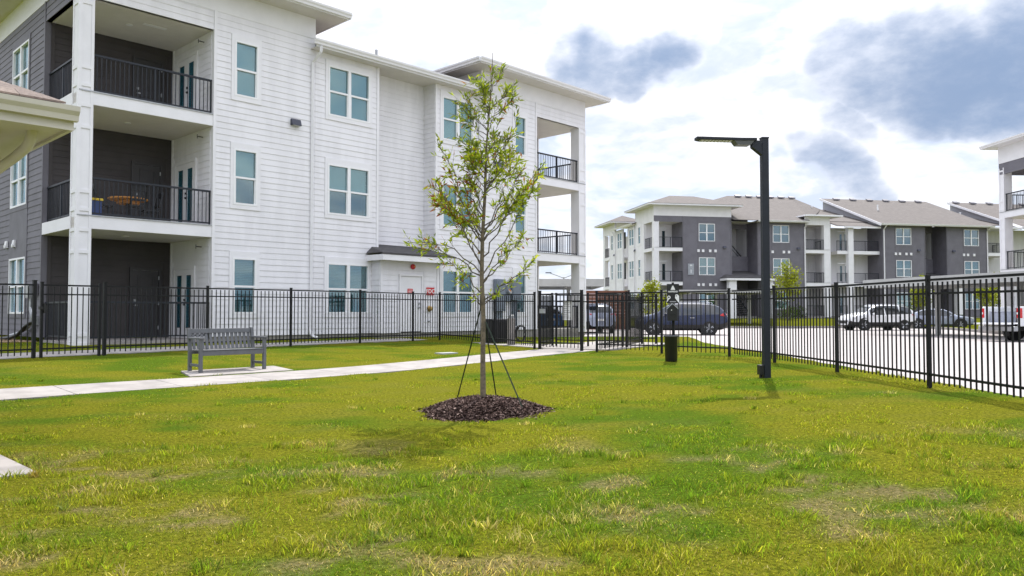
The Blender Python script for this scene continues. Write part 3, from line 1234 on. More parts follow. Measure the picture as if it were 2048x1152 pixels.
tl_.build('sign_lettering', SIGNW, dsg)
rf = MB()
rf.slab([(8.62, -.98, 3.30), (11.9, -.98, 3.30), (11.69, .64, 3.72), (9.05, .64, 3.72)], .05)
rf.poly([(8.62, -.98, 3.30), (9.05, .64, 3.72), (8.62, .0, 3.30)])
rfo = rf.build('roof', SHINGD, wb, uvz=True)
ff = MB()
ff.box(8.64, 11.88, -.96, -.92, 3.05, 3.24)
ff.box(8.64, 8.68, -.92, 0, 3.05, 3.24)
ff.box(11.84, 11.88, -.92, 0, 3.05, 3.24)
ff.build('fascia', WTRIM, rfo)
MB().box(8.68, 11.84, -.92, -.02, 3.20, 3.215).build('soffit', SOFFIT, rfo)
bell = MB()
bell.lathe((10.24, -.53, 2.90), [(.095, 0), (.095, -.03), (.085, -.06), (.06, -.075), (.02, -.08)], 20, axis='y')
bo = bell.build('alarm_bell', REDS, wb, smooth=True)
MB().lathe((10.27, -.61, 2.91), [(.035, 0), (.03, -.02), (.01, -.03)], 12, axis='y').build('bell_dome', mat('bell_amber', (.6, .25, .05), .3), bo)
fs = MB().wbox(BF, 10.86, 11.23, 1.92, 2.19, .036, .044).build('fire_sign', REDS, wb)
text_mesh('sign_lettering', 'FDC', .21, SIGNW, fs, (11.045, -.546, 2.05), (R(90), 0, 0), bold=.002)
fd = MB()
fd.lathe((11.0, -.53, 1.44), [(.10, 0), (.10, -.03), (.075, -.04), (.075, -.12), (.05, -.13)], 18, axis='y')
fd.build('hose_inlet', BRASS, wb, smooth=True)
hb = MB()
hb.tube([(10.98, -.52, .98), (10.98, -.60, .98), (11.0, -.62, .93)], .018, 8)
hb.tube([(10.93, -.58, 1.01), (11.03, -.58, 1.01)], .012, 6)
hb.build('hose_bib', GALV, wb)
# electric meter cabinets on the right tower
for (x0, x1, z0, z1, d_) in ((14.70, 15.18, 1.35, 2.62, .22), (15.26, 15.52, 1.75, 2.40, .16), (15.60, 16.10, 1.80, 2.60, .2)):
    c = MB().box(x0, x1, -d_ - .035, -.035, z0, z1).build('meter_cabinet', METER, wb, bevel=.01)
    MB().box(x0 + .05, x1 - .05, -d_ - .047, -d_ - .0355, z0 + .08, z1 - .08).build('cabinet_door', METER, c)
for x in (14.82, 14.94, 15.06, 15.7, 15.82, 15.94):
    MB().tube([(x, -.12, .45), (x, -.12, 1.82)], .04, 8).build('conduit', METER, wb, smooth=True)
MB().lathe((15.39, -.20, 2.12), [(.09, 0), (.09, -.10), (.07, -.14)], 16, axis='y').build('meter_dial', GALV, wb)
# small things on the charcoal end wall
SWF = FL_LEFT(-.36)
for a, zv in ((5.50, 3.40), (6.35, 3.42)):
    vo = MB().wbox(SWF, a - .11, a + .11, zv - .11, zv + .11, .03, .10, top=(.03, .07)).build('dryer_vent', WTRIM, wb)
    MB().wbox(SWF, a - .08, a + .08, zv - .09, zv - .02, .101, .108).build('vent_flap', SIGNW, vo)
jb = MB().wbox(SWF, 3.45, 3.75, 1.72, 2.10, .03, .16).build('junction_box', GALV, wb)
MB().wbox(SWF, 3.02, 3.18, 1.78, 2.12, .03, .14).build('junction_box', GTRIM, wb)
for k, y in enumerate((3.52, 3.60, 3.68)):
    p = MB()
    p.tube([(-.44, y, 1.72), (-.44, y, 1.45), (-.44, y - .22, 1.25), (-.44, y - .22, 1.02), (-.46, y + .1, .86), (-.50, y + .7, .72), (-.58, y + 1.4, .62)], .030, 8)
    p.build('conduit', GALV, wb, smooth=True)
p = MB()
p.tube([(-.44, 3.05, 1.05), (-.46, 3.35, 1.02), (-.52, 3.7, .90), (-.60, 4.1, .66), (-.66, 4.6, .56), (-.75, 5.6, .50), (-.9, 8.5, .46)], .055, 10)
p.build('conduit', BLACKP, wb, smooth=True)
MB().wbox(SWF, 2.92, 3.10, .95, 1.20, .03, .12).build('junction_box', GALV, wb)

# furniture on the second floor balcony
def on_wb(s, t, z):
    x, y = WB(s, t)
    return (x, y, z)


tb = empty('round_table', on_wb(1.36, 1.25, 3.782), AW, 'round varnished wooden table on the second floor balcony', 'table')
MB().lathe((0, 0, .70), [(.50, 0), (.52, .015), (.52, .045), (.50, .055)], 40).build('table_top', WOOD, tb, smooth=True)
MB().lathe((0, 0, .60), [(.30, 0), (.30, .10)], 28).build('apron', WOOD, tb, smooth=True)
MB().lathe((0, 0, .0), [(.24, 0), (.22, .04), (.05, .08), (.045, .35), (.06, .60)], 20).build('pedestal', BLACKP, tb, smooth=True)
CHAIR = mat('black_wood_chair', (.012, .012, .014), .4, var=.3, vscale=12)


def chair(s, t, rz, label):
    r_ = empty('dining_chair', on_wb(s, t, 3.782), AW + rz, label, 'chair', 'chairs round the balcony table')
    MB().box(-.21, .21, -.21, .21, .43, .47).build('seat', CHAIR, r_, bevel=.01)
    for sx in (-1, 1):
        MB().tube([(sx * .18, -.18, 0), (sx * .18, -.18, .43)], .02, 6).build('leg', CHAIR, r_)
        MB().tube([(sx * .19, .21, 0), (sx * .19, .18, .45), (sx * .19, .24, .75), (sx * .19, .30, 1.02)], .022, 6).build('leg', CHAIR, r_)
    b = MB()
    b.box(-.19, .19, .275, .305, .86, 1.02)
    b.box(-.19, .19, .225, .25, .58, .64)
    for k in (-.1, 0, .1):
        b.box(k - .02, k + .02, .25, .275, .60, .90)
    b.build('backrest', CHAIR, r_)


chair(.60, .95, R(90), 'black slatted dining chair at the table beside the white balcony column')
chair(1.30, .52, R(176), 'black slatted dining chair with its back to the balcony railing')
chair(2.0, 1.35, R(-88), 'black slatted dining chair between round table and dark balcony door')
yb = empty('storage_tub', on_wb(.20, .50, 3.782), AW, 'dark blue storage tub with a bright yellow lid on the balcony floor', 'tub')
MB().prism([(-.17, -.14, 0), (.17, -.14, 0), (.17, .14, 0), (-.17, .14, 0)], (0, 0, .50)).build('tub', BLUEB, yb)
MB().box(-.20, .20, -.17, .17, .50, .56).build('lid', YELL, yb, bevel=.01)

# ------------------------------------------------------------------ grey apartment block across the car park
AF = R(10.8)
fbld = empty('apartment_building', (16.348, 74.8, 0), AF,
             'far three storey charcoal and white apartment block with taupe shingle roofs across the car park', 'building')
FF = [.93, 4.20, 7.47]


def dwin(x0, x1):
    return [(x0, x1, f + .70, f + 2.40, True) for f in FF]


def far_unit(x0, x1, wx, z1):
    fl = [(wx[0] - .1, wx[1] + .1, f + 2.51, f + 3.86) for f in FF[:2]]
    wall(fbld, FL_FRONT(0), x0, x1, FF[0], z1, dwin(*wx), m=GREY, tm=GTRIM, near=False, blinds=[1, .5, .0, .6], flat=fl)
    lamp_a = x1 - .75 if wx[0] - x0 < x1 - wx[1] else x0 + .8
    wall_lamp(fbld, FL_FRONT(0), lamp_a, FF[2] + .15)
    for f in FF[1:]:
        for dx in (-.05, .42, 1.15, 1.7):
            if random.random() < .85:
                a = wx[0] + dx
                MB().wbox(FL_FRONT(0), a - .12, a + .12, f - .36, f - .10, .03, .09).build('dryer_vent', WTRIM, fbld)


# corner tower
far_unit(0, 5.05, (1.65, 3.32), 10.55)
wall(fbld, FL_FRONT(0), -2.89, 0, 9.98, 10.55, m=GREY, tm=GTRIM, near=False, ends=(False, False))
MB().box(-2.91, 5.05, -.02, .12, 10.55, 11.50).build('frieze', WTRIM, fbld)
balcony(fbld, -2.89, 0, FF, 2.6, (-2.89, -2.39), True, WHITE, GREY, False)
for i, f in enumerate(FF):
    zt = (FF[i + 1] - .30) if i < 2 else 10.01
    wall(fbld, FL_FRONT(2.6), -2.77, .0, f, zt, m=WHITE, tm=WTRIM, near=False, holes=[(-1.9, -.5, f, f + 2.2)], ends=(True, False))
    french_door(fbld, FL_FRONT(2.6), -1.9, -.5, f, near=False)
    wall(fbld, FL_LEFT(0), .14, 2.6, f, zt, m=GREY, tm=GTRIM, near=False, ends=(False, False))
# long white side towards the left
SWn = [(3.6, 4.3, f + .70, f + 2.40, False) for f in FF]
wall(fbld, FL_LEFT(-2.89), 2.60, 5.1, FF[0], 11.50, SWn, m=WHITE, tm=WTRIM, near=False)
wall(fbld, FL_LEFT(-2.89), 5.1, 7.3, FF[0], 10.2, [(5.55, 7.0, f + .70, f + 2.4, True) for f in FF], m=WHITE, tm=WTRIM, near=False, ends=(False, True))
MB().box(-2.35, -2.2, 7.2, 9.1, FF[0], 10.2).build('wall', WHITE, fbld)
wall(fbld, FL_LEFT(-2.89), 9.0, 11.6, FF[0], 10.2, [(9.3, 10.8, f + .70, f + 2.4, True) for f in FF], m=WHITE, tm=WTRIM, near=False)
wall(fbld, FL_LEFT(-2.89), 11.6, 13.6, FF[0], 11.1, [(12.3, 13.0, f + .70, f + 2.4, False) for f in FF], m=WHITE, tm=WTRIM, near=False)
wall(fbld, FL_LEFT(-2.89), 0, 2.6, 10.0, 11.50, m=WHITE, tm=WTRIM, near=False, ends=(False, False))
wall(fbld, FL_LEFT(-2.89), 13.6, 16.0, 10.0, 11.1, m=WHITE, tm=WTRIM, near=False, ends=(False, False))
MB().box(-2.89, -2.45, 15.4, 16.0, .9, 10.0).build('column', WTRIM, fbld)
for f in FF:
    MB().box(-2.87, -.4, 13.6, 16.0, f - .3, f + .03).build('balcony_slab', WTRIM, fbld)
    railing(fbld, ((-2.8, 0), (0, 1), (-1, 0)), 13.65, 15.4, f, False)
    railing(fbld, ((0, 15.9), (1, 0), (0, 1)), -2.4, -.5, f, False)
MB().box(-.4, -.2, 13.6, 16, .9, 10).build('wall', WHITE, fbld)
for zz_ in (7.6,):
    for a in (5.2, 11.8):
        wall_lamp(fbld, FL_LEFT(-2.89), a, zz_)
downspout(fbld, [(-3.0, 5.3, 10.1), (-2.98, 5.3, 9.8), (-2.95, 5.3, 1)])
downspout(fbld, [(-3.3, 11.4, 10.1), (-2.98, 11.4, 9.6), (-2.95, 11.4, 1)])
# tower roofs
r1 = hip_roof(fbld, -3.75, 5.95, -.85, 6.3, 11.66, 1.25, SHING)
MB().box(-3.70, 5.90, -.80, 6.2, 11.50, 11.655).build('fascia', WTRIM, r1)
r2 = hip_roof(fbld, -3.75, .6, 10.9, 16.9, 11.25, .9, SHING)
MB().box(-3.70, .55, 10.95, 16.8, 11.1, 11.245).build('fascia', WTRIM, r2)
mm = MB()
mm.slab([(-3.3, 4.8, 10.33), (-3.3, 11.7, 10.33), (3.5, 11.7, 12.4), (3.5, 4.8, 12.4)], .06)
mmo = mm.build('roof', SHING, fbld, uvz=True)
gutter(mmo, ((-3.3, 0), (0, 1), (-1, 0)), 5.0, 11.6, 10.36)


def stair_recess(x0, x1, zt):
    wall(fbld, FL_FRONT(2.0), x0, x1, FF[0] + 2.6, zt, m=GREY, tm=GTRIM, near=False, holes=[(x0 + .95, x1 - .05, 6.9, 9.65)], ends=(False, False))
    wall(fbld, FL_LEFT(x1), 0.0, 2.0, FF[0], 10.3, m=GREY, tm=GTRIM, near=False, ends=(True, False))
    MB().box(x0, x0 + .1, .12, 2.0, FF[0], 10.3).build('wall', GREY, fbld)
    # pale stair hall seen through the opening
    hall = MB()
    hall.box(x0 - 1.6, x1 + .02, 4.4, 4.5, FF[0], zt)
    hall.box(x0 - 1.6, x0 - 1.5, 2.12, 4.4, FF[0], zt)
    hall.box(x1 - .02, x1 + .1, 2.12, 4.4, FF[0], zt)
    hall.build('stair_hall', WHITE, fbld)
    st = MB()
    n = 9
    for k in range(n):
        z = FF[1] + 2.6 + .18 * k
        st.box(x0 + 1.0, x1 - .1, 2.3 + .1, 2.5, z + .0, z + .02) if False else None
    st.tube([(x0 + .95, 2.35, 8.3), (x1 - .35, 2.35, 6.7)], .05, 6)
    st.tube([(x0 + .95, 2.35, 7.9), (x1 - .55, 2.35, 6.6)], .03, 6)
    st.build('stair_rail', RAIL, fbld)
    # ground floor stair flight
    fl = MB()
    for k in range(13):
        fl.box(x0 + .35 + k * .13, x0 + .50 + k * .13, .6, 1.9, FF[0] + (13 - k) * .20 - .06, FF[0] + (13 - k) * .20)
    fl.tube([(x0 + .3, .6, FF[0] + 3.6), (x0 + 2.2, .6, FF[0] + 1.1)], .04, 6)
    fl.tube([(x0 + .3, .6, FF[0] + 2.7), (x0 + 2.2, .6, FF[0] + .2)], .07, 6)
    fl.build('stair', RAIL, fbld)
    # entrance porch
    pr = MB()
    a0, a1 = x0 - 1.25, x1 + 1.15
    pr.slab([(a0, -1.5, 4.62), (a1, -1.5, 4.62), (x1, 1.98, 5.45), (x0, 1.98, 5.45)], .05)
    pr.slab([(a0, -1.5, 4.62), (x0, 1.98, 5.45), (a0, -.02, 4.62)], .05)
    pro = pr.build('porch_roof', SHINGD, fbld, uvz=True)
    pf = MB()
    pf.box(a0, a1, -1.5, -1.44, 4.36, 4.56)
    pf.box(a0, a0 + .06, -1.44, -.03, 4.36, 4.56)
    pf.box(a1 - .06, a1, -1.44, -.03, 4.36, 4.56)
    pf.build('fascia', WTRIM, pro)
    for c0 in (a0 + .35, a1 - 1.0):
        MB().box(c0, c0 + .75, -1.30, -.75, FF[0] - .2, 4.36).build('porch_post', WTRIM, pro)


stair_recess(5.05, 7.78, 11.0)
far_unit(7.78, 12.88, (9.40, 11.15), 10.25)
# white balcony pair between the two wings
wall(fbld, FL_FRONT(0), 12.88, 15.6, 9.98, 10.80, m=WHITE, tm=WTRIM, near=False, ends=(False, False), boards=False)
balcony(fbld, 12.88, 15.6, FF, 2.4, (14.95, 15.6), False, WHITE, WHITE, False)
MB().box(12.6, 16.7, -.6, 3.0, 10.80, 10.95).build('eave', WTRIM, fbld)
for i, f in enumerate(FF):
    zt = (FF[i + 1] - .30) if i < 2 else 10.01
    wall(fbld, FL_FRONT(2.4), 12.9, 15.6, f, zt, m=WHITE, tm=WTRIM, near=False, holes=[(13.3, 14.2, f, f + 2.14)], ends=(False, False))
    panel_door(fbld, FL_FRONT(2.4), 13.3, 14.2, f, WTRIM)
    window(fbld, FL_FRONT(2.38), 14.75, 15.35, f + .3, f + 2.2, False, near=False, blind=0)
    # second balcony of the pair
    wall(fbld, FL_FRONT(2.4), 16.72, 21.4, f, zt, m=WHITE, tm=WTRIM, near=False, holes=[(18.0, 19.3, f, f + 2.2)], ends=(False, False))
    french_door(fbld, FL_FRONT(2.4), 18.0, 19.3, f, near=False)
    if i:
        so_ = MB().box(16.72, 21.40, .5, 2.4, f - .3, f).build('balcony_slab', SOFFIT, fbld)
        MB().box(16.70, 21.44, .44, .50, f - .3, f + .03).build('slab_fascia', WTRIM, so_)
    railing(fbld, ((0, .60), (1, 0), (0, -1)), 18.45, 21.4, f, False)
    railing(fbld, ((0, .60), (1, 0), (0, -1)), 16.72, 17.85, f, False)
wall(fbld, FL_FRONT(1.6), 15.6, 16.72, FF[0], 10.3, m=WHITE, tm=WTRIM, near=False, ends=(False, True))
MB().box(17.85, 18.42, .3, .8, .8, 9.95).build('column', WTRIM, fbld)
MB().box(15.48, 15.62, .46, 2.4, .9, 10.3).build('wall', WHITE, fbld)
MB().box(20.9, 21.5, 2.4, 2.6, .9, 10.3).build('wall', WHITE, fbld)
ev = MB()
ev.slab([(16.4, .0, 9.98), (21.4, .0, 9.98), (21.4, 2.5, 10.75), (16.4, 2.5, 10.75)], .05)
evo = ev.build('roof', SHING, fbld, uvz=True)
MB().box(17.2, 21.3, -.05, .0, 9.78, 9.95).build('fascia', WTRIM, evo)
wall(fbld, FL_LEFT(21.47), 0, 2.4, FF[0], 10.2, m=GREY, tm=GTRIM, near=False, ends=(True, False))
far_unit(21.47, 26.33, (22.96, 24.72), 10.2)
stair_recess(26.33, 28.83, 11.0)
far_unit(28.83, 33.63, (30.86, 32.62), 10.2)
balcony(fbld, 33.75, 36.6, FF, 2.4, (36.0, 36.6), False, WHITE, WHITE, False)
MB().box(33.75, 44, 2.4, 2.5, .9, 10.2).build('wall', WHITE, fbld)
MB().box(33.6, 37.4, -.6, 3, 10.0, 10.15).build('eave', WTRIM, fbld)
for x, zt in ((12.83, 10.0), (21.6, 10.0), (33.6, 10.0)):
    downspout(fbld, [(x + .1, -.55, zt + .2), (x, -.35, zt - .05), (x, -.08, zt - .3), (x, -.08, 1.0)], w_=.12)
# roofs
rf = MB()
rf.slab([(3.0, 2.0, 10.65), (46, 2.0, 10.65), (46, 10, 13.0), (3.0, 10, 13.0)], .06)
rfo = rf.build('roof', SHING, fbld, uvz=True)
rf = MB()
rf.slab([(5.0, -.6, 10.28), (13.0, -.6, 10.28), (17.4, 10, 14.25), (9.6, 10, 14.25)], .06)
rf.poly([(13.0, -.6, 10.28), (21.0, 10, 13.0), (17.4, 10, 14.25)])
rf.poly([(5.0, -.6, 10.28), (9.6, 10, 14.25), (5.0, 10, 12.9)])
ra = rf.build('roof', SHING, fbld, uvz=True)
gutter(ra, ((0, -.6), (1, 0), (0, -1)), 7.6, 13.0, 10.30)
MB().box(7.5, 13, -.6, 0, 10.12, 10.14).build('soffit', SOFFIT, ra)
MB().box(5.05, 7.5, -.05, 2.0, 10.12, 10.14).build('soffit', SOFFIT, ra)
for (x0, xe, xr0, xr1) in ((20.9, 34.0, 20.9, 34.5), (37.4, 50, 37.4, 51)):
    rf = MB()
    rf.slab([(x0, -.6, 10.22), (xe, -.6, 10.22), (xr1, 10, 14.25), (xr0, 10, 14.25)], .06)
    rf.poly([(xe, -.6, 10.22), (xe + 4, 10, 13.0), (xr1, 10, 14.25)])
    ro = rf.build('roof', SHING, fbld, uvz=True)
    gutter(ro, ((0, -.6), (1, 0), (0, -1)), x0, xe, 10.24)
    rk = MB()
    rk.prism([(x0 - .05, -.6, 10.0), (x0 - .05, 10, 14.03), (x0 - .05, 10, 14.27), (x0 - .05, -.6, 10.24)], (.05, 0, 0))
    rk.build('rake_board', WTRIM, ro)
    gw = MB()
    gw.prism([(x0 + .35, .0, 10.0), (x0 + .35, 10, 12.6), (x0 + .35, 10, 14.15), (x0 + .35, .0, 10.42)], (.1, 0, 0))
    gw.build('gable_wall', mat('pale_grey_siding', (.34, .34, .37), .6, var=.08), ro)
    so_ = MB()
    so_.prism([(x0, -.6, 10.14), (x0 + .35, -.6, 10.14), (x0 + .35, 10, 14.17), (x0, 10, 14.17)], (0, 0, .015))
    so_.build('soffit', SOFFIT, ro)
    MB().box(x0 + .4, xe, -.55, 0, 10.1, 10.12).build('soffit', SOFFIT, ro)


def roof_vents(ro, x0, x1, n, y=9.4, z=14.08):
    for k in range(n):
        x = x0 + (x1 - x0) * k / (n - 1)
        MB().prism([(x - .35, y - .25, z - .08), (x + .35, y - .25, z - .08), (x + .3, y + .2, z + .12), (x - .3, y + .2, z + .12)], (0, 0, .14)).build('roof_vent', GTRIM, ro)


roof_vents(ra, 10.5, 17, 6)
roof_vents(ro, 38, 47, 5)
roof_vents(rfo, 22.5, 33, 6, z=14.06)
for (x, y, z) in ((19.0, 8.6, 12.5), (24.6, 5.0, 12.3), (34.0, 6, 11.8), (36.5, 7, 12.0)):
    MB().lathe((x, y, z), [(.08, 0), (.08, .55), (.12, .56), (.12, .65)], 10).build('vent_pipe', SIGNW, rfo)
# number plate
npl = MB().wbox(FL_FRONT(0), .52, 1.12, 4.92, 5.98, .03, .07).build('number_sign', SIGNG, fbld)
text_mesh('sign_lettering', '9', .46, SIGNW, npl, (.82, -.075, 5.70), (R(90), 0, 0), bold=.012)
text_mesh('sign_lettering', '1', .46, SIGNW, npl, (.82, -.075, 5.22), (R(90), 0, 0), bold=.012)
fo_ = MB()
fo_.box(-2.85, 46, .06, 12, .2, FF[0])
fo_.box(-2.85, 12, 12, 16, .2, FF[0])
fo_.build('foundation', FOUND, fbld)

# ------------------------------------------------------------------ white block at the right edge
rbx, rby = 27.54, 44.0
rb = empty('apartment_building', (rbx, rby, 0), R(-87), 'nearby white apartment corner tower with charcoal band and open balconies at the car park edge', 'building')
FR = [.40, 3.65, 6.88]
TOPR = FR[2] + 2.38
wall(rb, FL_FRONT(0), 0, 3.4, TOPR - .20, 9.68, m=GREY, tm=GTRIM, near=True, ends=(False, False), exp=.15)
MB().box(-.02, 9.5, -.02, .12, 9.68, 10.62).build('frieze', WTRIM, rb)
wall(rb, FL_LEFT(0), 0, 2.8, TOPR - .20, 9.68, m=GREY, tm=GTRIM, near=True, ends=(False, False), exp=.15)
MB().box(-.02, .12, .12, 9, 9.68, 10.62).build('frieze', WTRIM, rb)
balcony(rb, 0, 3.4, [f - .16 if False else f for f in FR], 2.8, (0, .42), True, WHITE, WHITE, True)
wall(rb, FL_FRONT(0), 3.4, 9.5, FR[0], 9.68, [(5.0, 6.6, f + .7, f + 2.4, True) for f in FR], m=GREY, tm=GTRIM, near=True)
for i, f in enumerate(FR):
    zt = (FR[i + 1] - .30) if i < 2 else TOPR
    wall(rb, FL_FRONT(2.80), .12, 3.4, f, zt, m=WHITE, tm=WTRIM, holes=[(1.2, 2.6, f, f + 2.2)], ends=(True, False))
    french_door(rb, FL_FRONT(2.80), 1.2, 2.6, f)
    wall(rb, FL_LEFT(3.4), .13, 2.78, f, zt, m=WHITE, tm=WTRIM, ends=(False, True))
wall(rb, FL_LEFT(0), 2.8, 9.0, FR[0], 9.68, m=WHITE, tm=WTRIM)
MB().box(.1, 9.4, .05, 9, -.1, FR[0] + .0).build('foundation', FOUND, rb)
MB().box(9.4, 9.5, .1, 9, FR[0], 10.6).build('wall', WHITE, rb)
rr = hip_roof(rb, -.70, 10.5, -.60, 10, 10.78, 1.3, SHING)
MB().box(-.65, 10.4, -.55, 9.9, 10.62, 10.775).build('fascia', WTRIM, rr)
gutter(rr, ((0, -.55), (1, 0), (0, -1)), -.68, 10.4, 10.80)

# ------------------------------------------------------------------ fences
PIK = mesh_of(MB().box(-.0085, .0085, -.0085, .0085, 0, 1.40), 'picket', FENCE)
POST = mesh_of(MB().box(-.025, .025, -.025, .025, -.25, 1.55).box(-.029, .029, -.029, .029, 1.55, 1.568), 'post', FENCE)
BIGPOST = mesh_of(MB().box(-.032, .032, -.032, .032, -.25, 1.58).box(-.036, .036, -.036, .036, 1.58, 1.598), 'post', FENCE)


def fence(label, pts, zs=None, skip=(), posts='auto', group=None, name='picket_fence', cat='fence', big=(), first_post=True, last_post=True, gap_bottom=.07):
    pts = [np.array(p, float) for p in pts]
    zs = zs if zs is not None else [gzf(*p) for p in pts]
    root = empty(name, (pts[0][0], pts[0][1], zs[0]), 0, label, cat, group)
    o = np.array([pts[0][0], pts[0][1], zs[0]])
    for i, (p, z) in enumerate(zip(pts, zs)):
        if (i == 0 and not first_post) or (i == len(pts) - 1 and not last_post):
            continue
        if i == 0:
            d = pts[1] - p
        else:
            d = p - pts[i - 1]
        inst('post', BIGPOST if i in big else POST, root, (p[0] - o[0], p[1] - o[1], z - o[2]), math.atan2(d[1], d[0]))
    for i in range(len(pts) - 1):
        a, b = pts[i], pts[i + 1]
        L = float(np.hypot(*(b - a)))
        d = (b - a) / L
        ang = math.atan2(d[1], d[0])
        for hz, th in ((1.50, .016), (1.31, .014), (.19, .016)):
            mb = MB()
            n = np.array([-d[1], d[0]]) * .016
            za, zb_ = zs[i] + hz - o[2], zs[i + 1] + hz - o[2]
            A_, B_ = a + d * .03 - o[:2], b - d * .03 - o[:2]
            P = [(*(A_ - n), za - th), (*(B_ - n), zb_ - th), (*(B_ + n), zb_ - th), (*(A_ + n), za - th)]
            mb.prism(P, (0, 0, 2 * th))
            mb.build('rail', FENCE, root)
        n = max(2, int(round((L - .06) / .113)))
        for k in range(1, n):
            t = k / n
            q = a + (b - a) * t
            z = zs[i] + (zs[i + 1] - zs[i]) * t
            inst('picket', PIK, root, (q[0] - o[0], q[1] - o[1], z + gap_bottom - o[2] + random.uniform(-.004, .004)), ang)
    return root


def on_f(t, off=0):
    p = F0 + FD * t + FNV * off
    return (float(p[0]), float(p[1]))


# left run: a gate near the corner of the block, then panels to the corner
fence('black metal picket fence left of the double posts by the charcoal wall', [on_f(-8.6), on_f(-6.2), on_f(-3.8), on_f(-1.36)], big=(3,))
gt = fence('black metal picket gate in front of the white balcony column', [on_f(-1.22), on_f(.0 - .06)], name='picket_gate', cat='gate')
lt = MB()
lt.box(-.05, .10, -.04, .04, 1.00, 1.06)
lt.box(.02, .06, -.05, .05, .92, 1.12)
lo = lt.build('latch', BLACKP, gt)
lo.rotation_euler = (0, 0, math.atan2(FD[1], FD[0]))
fence('long black metal picket fence behind the grey bench along the white wall', [on_f(.05), on_f(2.5), on_f(4.95), on_f(7.4), on_f(9.6), on_f(10.85)], big=(0,))
C917 = on_f(10.85)
fence('short black metal picket fence before the meter cabinets', [(C917[0] + .02, C917[1] - .03), (-.52, 23.5), (.62, 21.55)], first_post=False, last_post=True)
GATE = fence('black metal picket gate with a white notice across the concrete path', [(.76, 21.42), (1.82, 20.45)], name='picket_gate', cat='gate', big=(0, 1))
gd = Vector((1.82 - .76, 20.45 - 21.42, 0)).normalized()
ga = math.atan2(gd.y, gd.x)
nb = MB().box(.78, 1.08, .04, .05, .80, 1.32).build('notice_board', SIGNW, GATE)
nb.rotation_euler = (0, 0, ga)
tl2 = MB()
for k in range(9):
    tl2.box(.81, 1.05 - .05 * (k % 3), .036, .0395, .85 + k * .05, .862 + k * .05)
to2 = tl2.build('notice_lettering', mat('print_grey', (.22, .22, .24), .6), GATE)
to2.rotation_euler = (0, 0, ga)
gl = MB().box(.03, .16, -.05, .05, .98, 1.10).build('latch', GALV, GATE)
gl.rotation_euler = (0, 0, ga)
fence('black metal picket fence between the path gate and the waste station', [(2.18, 20.12), (3.67, 19.2), (4.98, 17.95)])
fence('black metal picket fence between the lawn and the car park', [(5.03, 17.88), (5.36, 16.0), (5.64, 13.6), (5.80, 10.9), (5.93, 8.3), (6.05, 5.9)], first_post=False)
fence('inner black picket fence forming the left side of the double gate lobby', [(.80, 21.55), (1.18, 23.0)], first_post=False)
fence('inner black picket gate closing the double gate lobby', [(1.30, 22.98), (2.2, 22.65), (3.15, 22.3)], name='picket_gate', cat='gate')
fence('inner black picket fence forming the right side of the double gate lobby', [(2.22, 20.2), (3.26, 22.25), (4.05, 24.4), (4.50, 24.5)], first_post=False, big=(1, 2))

# ------------------------------------------------------------------ bench
bz = gzf(-5.36, 14.80) + .006
bench = empty('park_bench', (-5.36, 14.80, bz), AW, 'charcoal slatted garden bench with armrests on the concrete pad', 'bench')
BW = 1.31


def bpart(name, *boxes, bevel=.006):
    mb = MB()
    for b in boxes:
        mb.box(*b)
    return mb.build(name, BENCH, bench, bevel=bevel)


for sx in (-1, 1):
    x = sx * (BW / 2 - .03)
    bpart('leg', (x - .03, x + .03, -.24, -.18, 0, .60))
    mb = MB()
    mb.prism([(x - .03, .21, 0), (x - .03, .27, 0), (x - .03, .27, .40), (x - .03, .335, .80), (x - .03, .275, .80), (x - .03, .21, .40)], (.06, 0, 0))
    mb.build('leg', BENCH, bench, bevel=.005)
    bpart('armrest', (x - .042, x + .042, -.27, .245, .60, .632))
    bpart('stretcher', (x - .018, x + .018, -.18, .21, .10, .15))
bpart('seat_rail', (-BW / 2 + .06, BW / 2 - .06, -.235, -.205, .30, .385))
bpart('seat_rail', (-BW / 2 + .06, BW / 2 - .06, .205, .235, .32, .385))
for k in range(4):
    y = -.245 + k * .115
    bpart('seat_slat', (-BW / 2 + .065, BW / 2 - .065, y, y + .10, .386 - k * .004, .408 - k * .004))
mb = MB()
mb.prism([(-BW / 2 + .06, .285, .70), (-BW / 2 + .06, .315, .70), (-BW / 2 + .06, .328, .785), (-BW / 2 + .06, .298, .785)], (BW - .12, 0, 0))
mb.build('top_rail', BENCH, bench, bevel=.004)
slat = MB()
slat.prism([(-.024, .225, .405), (.024, .225, .405), (.024, .302, .702), (-.024, .302, .702)], (0, .016, 0))
sm = mesh_of(slat, 'back_slat', BENCH)
for k in range(14):
    inst('back_slat', sm, bench, (-BW / 2 + .11 + k * (BW - .22) / 13, 0, 0))

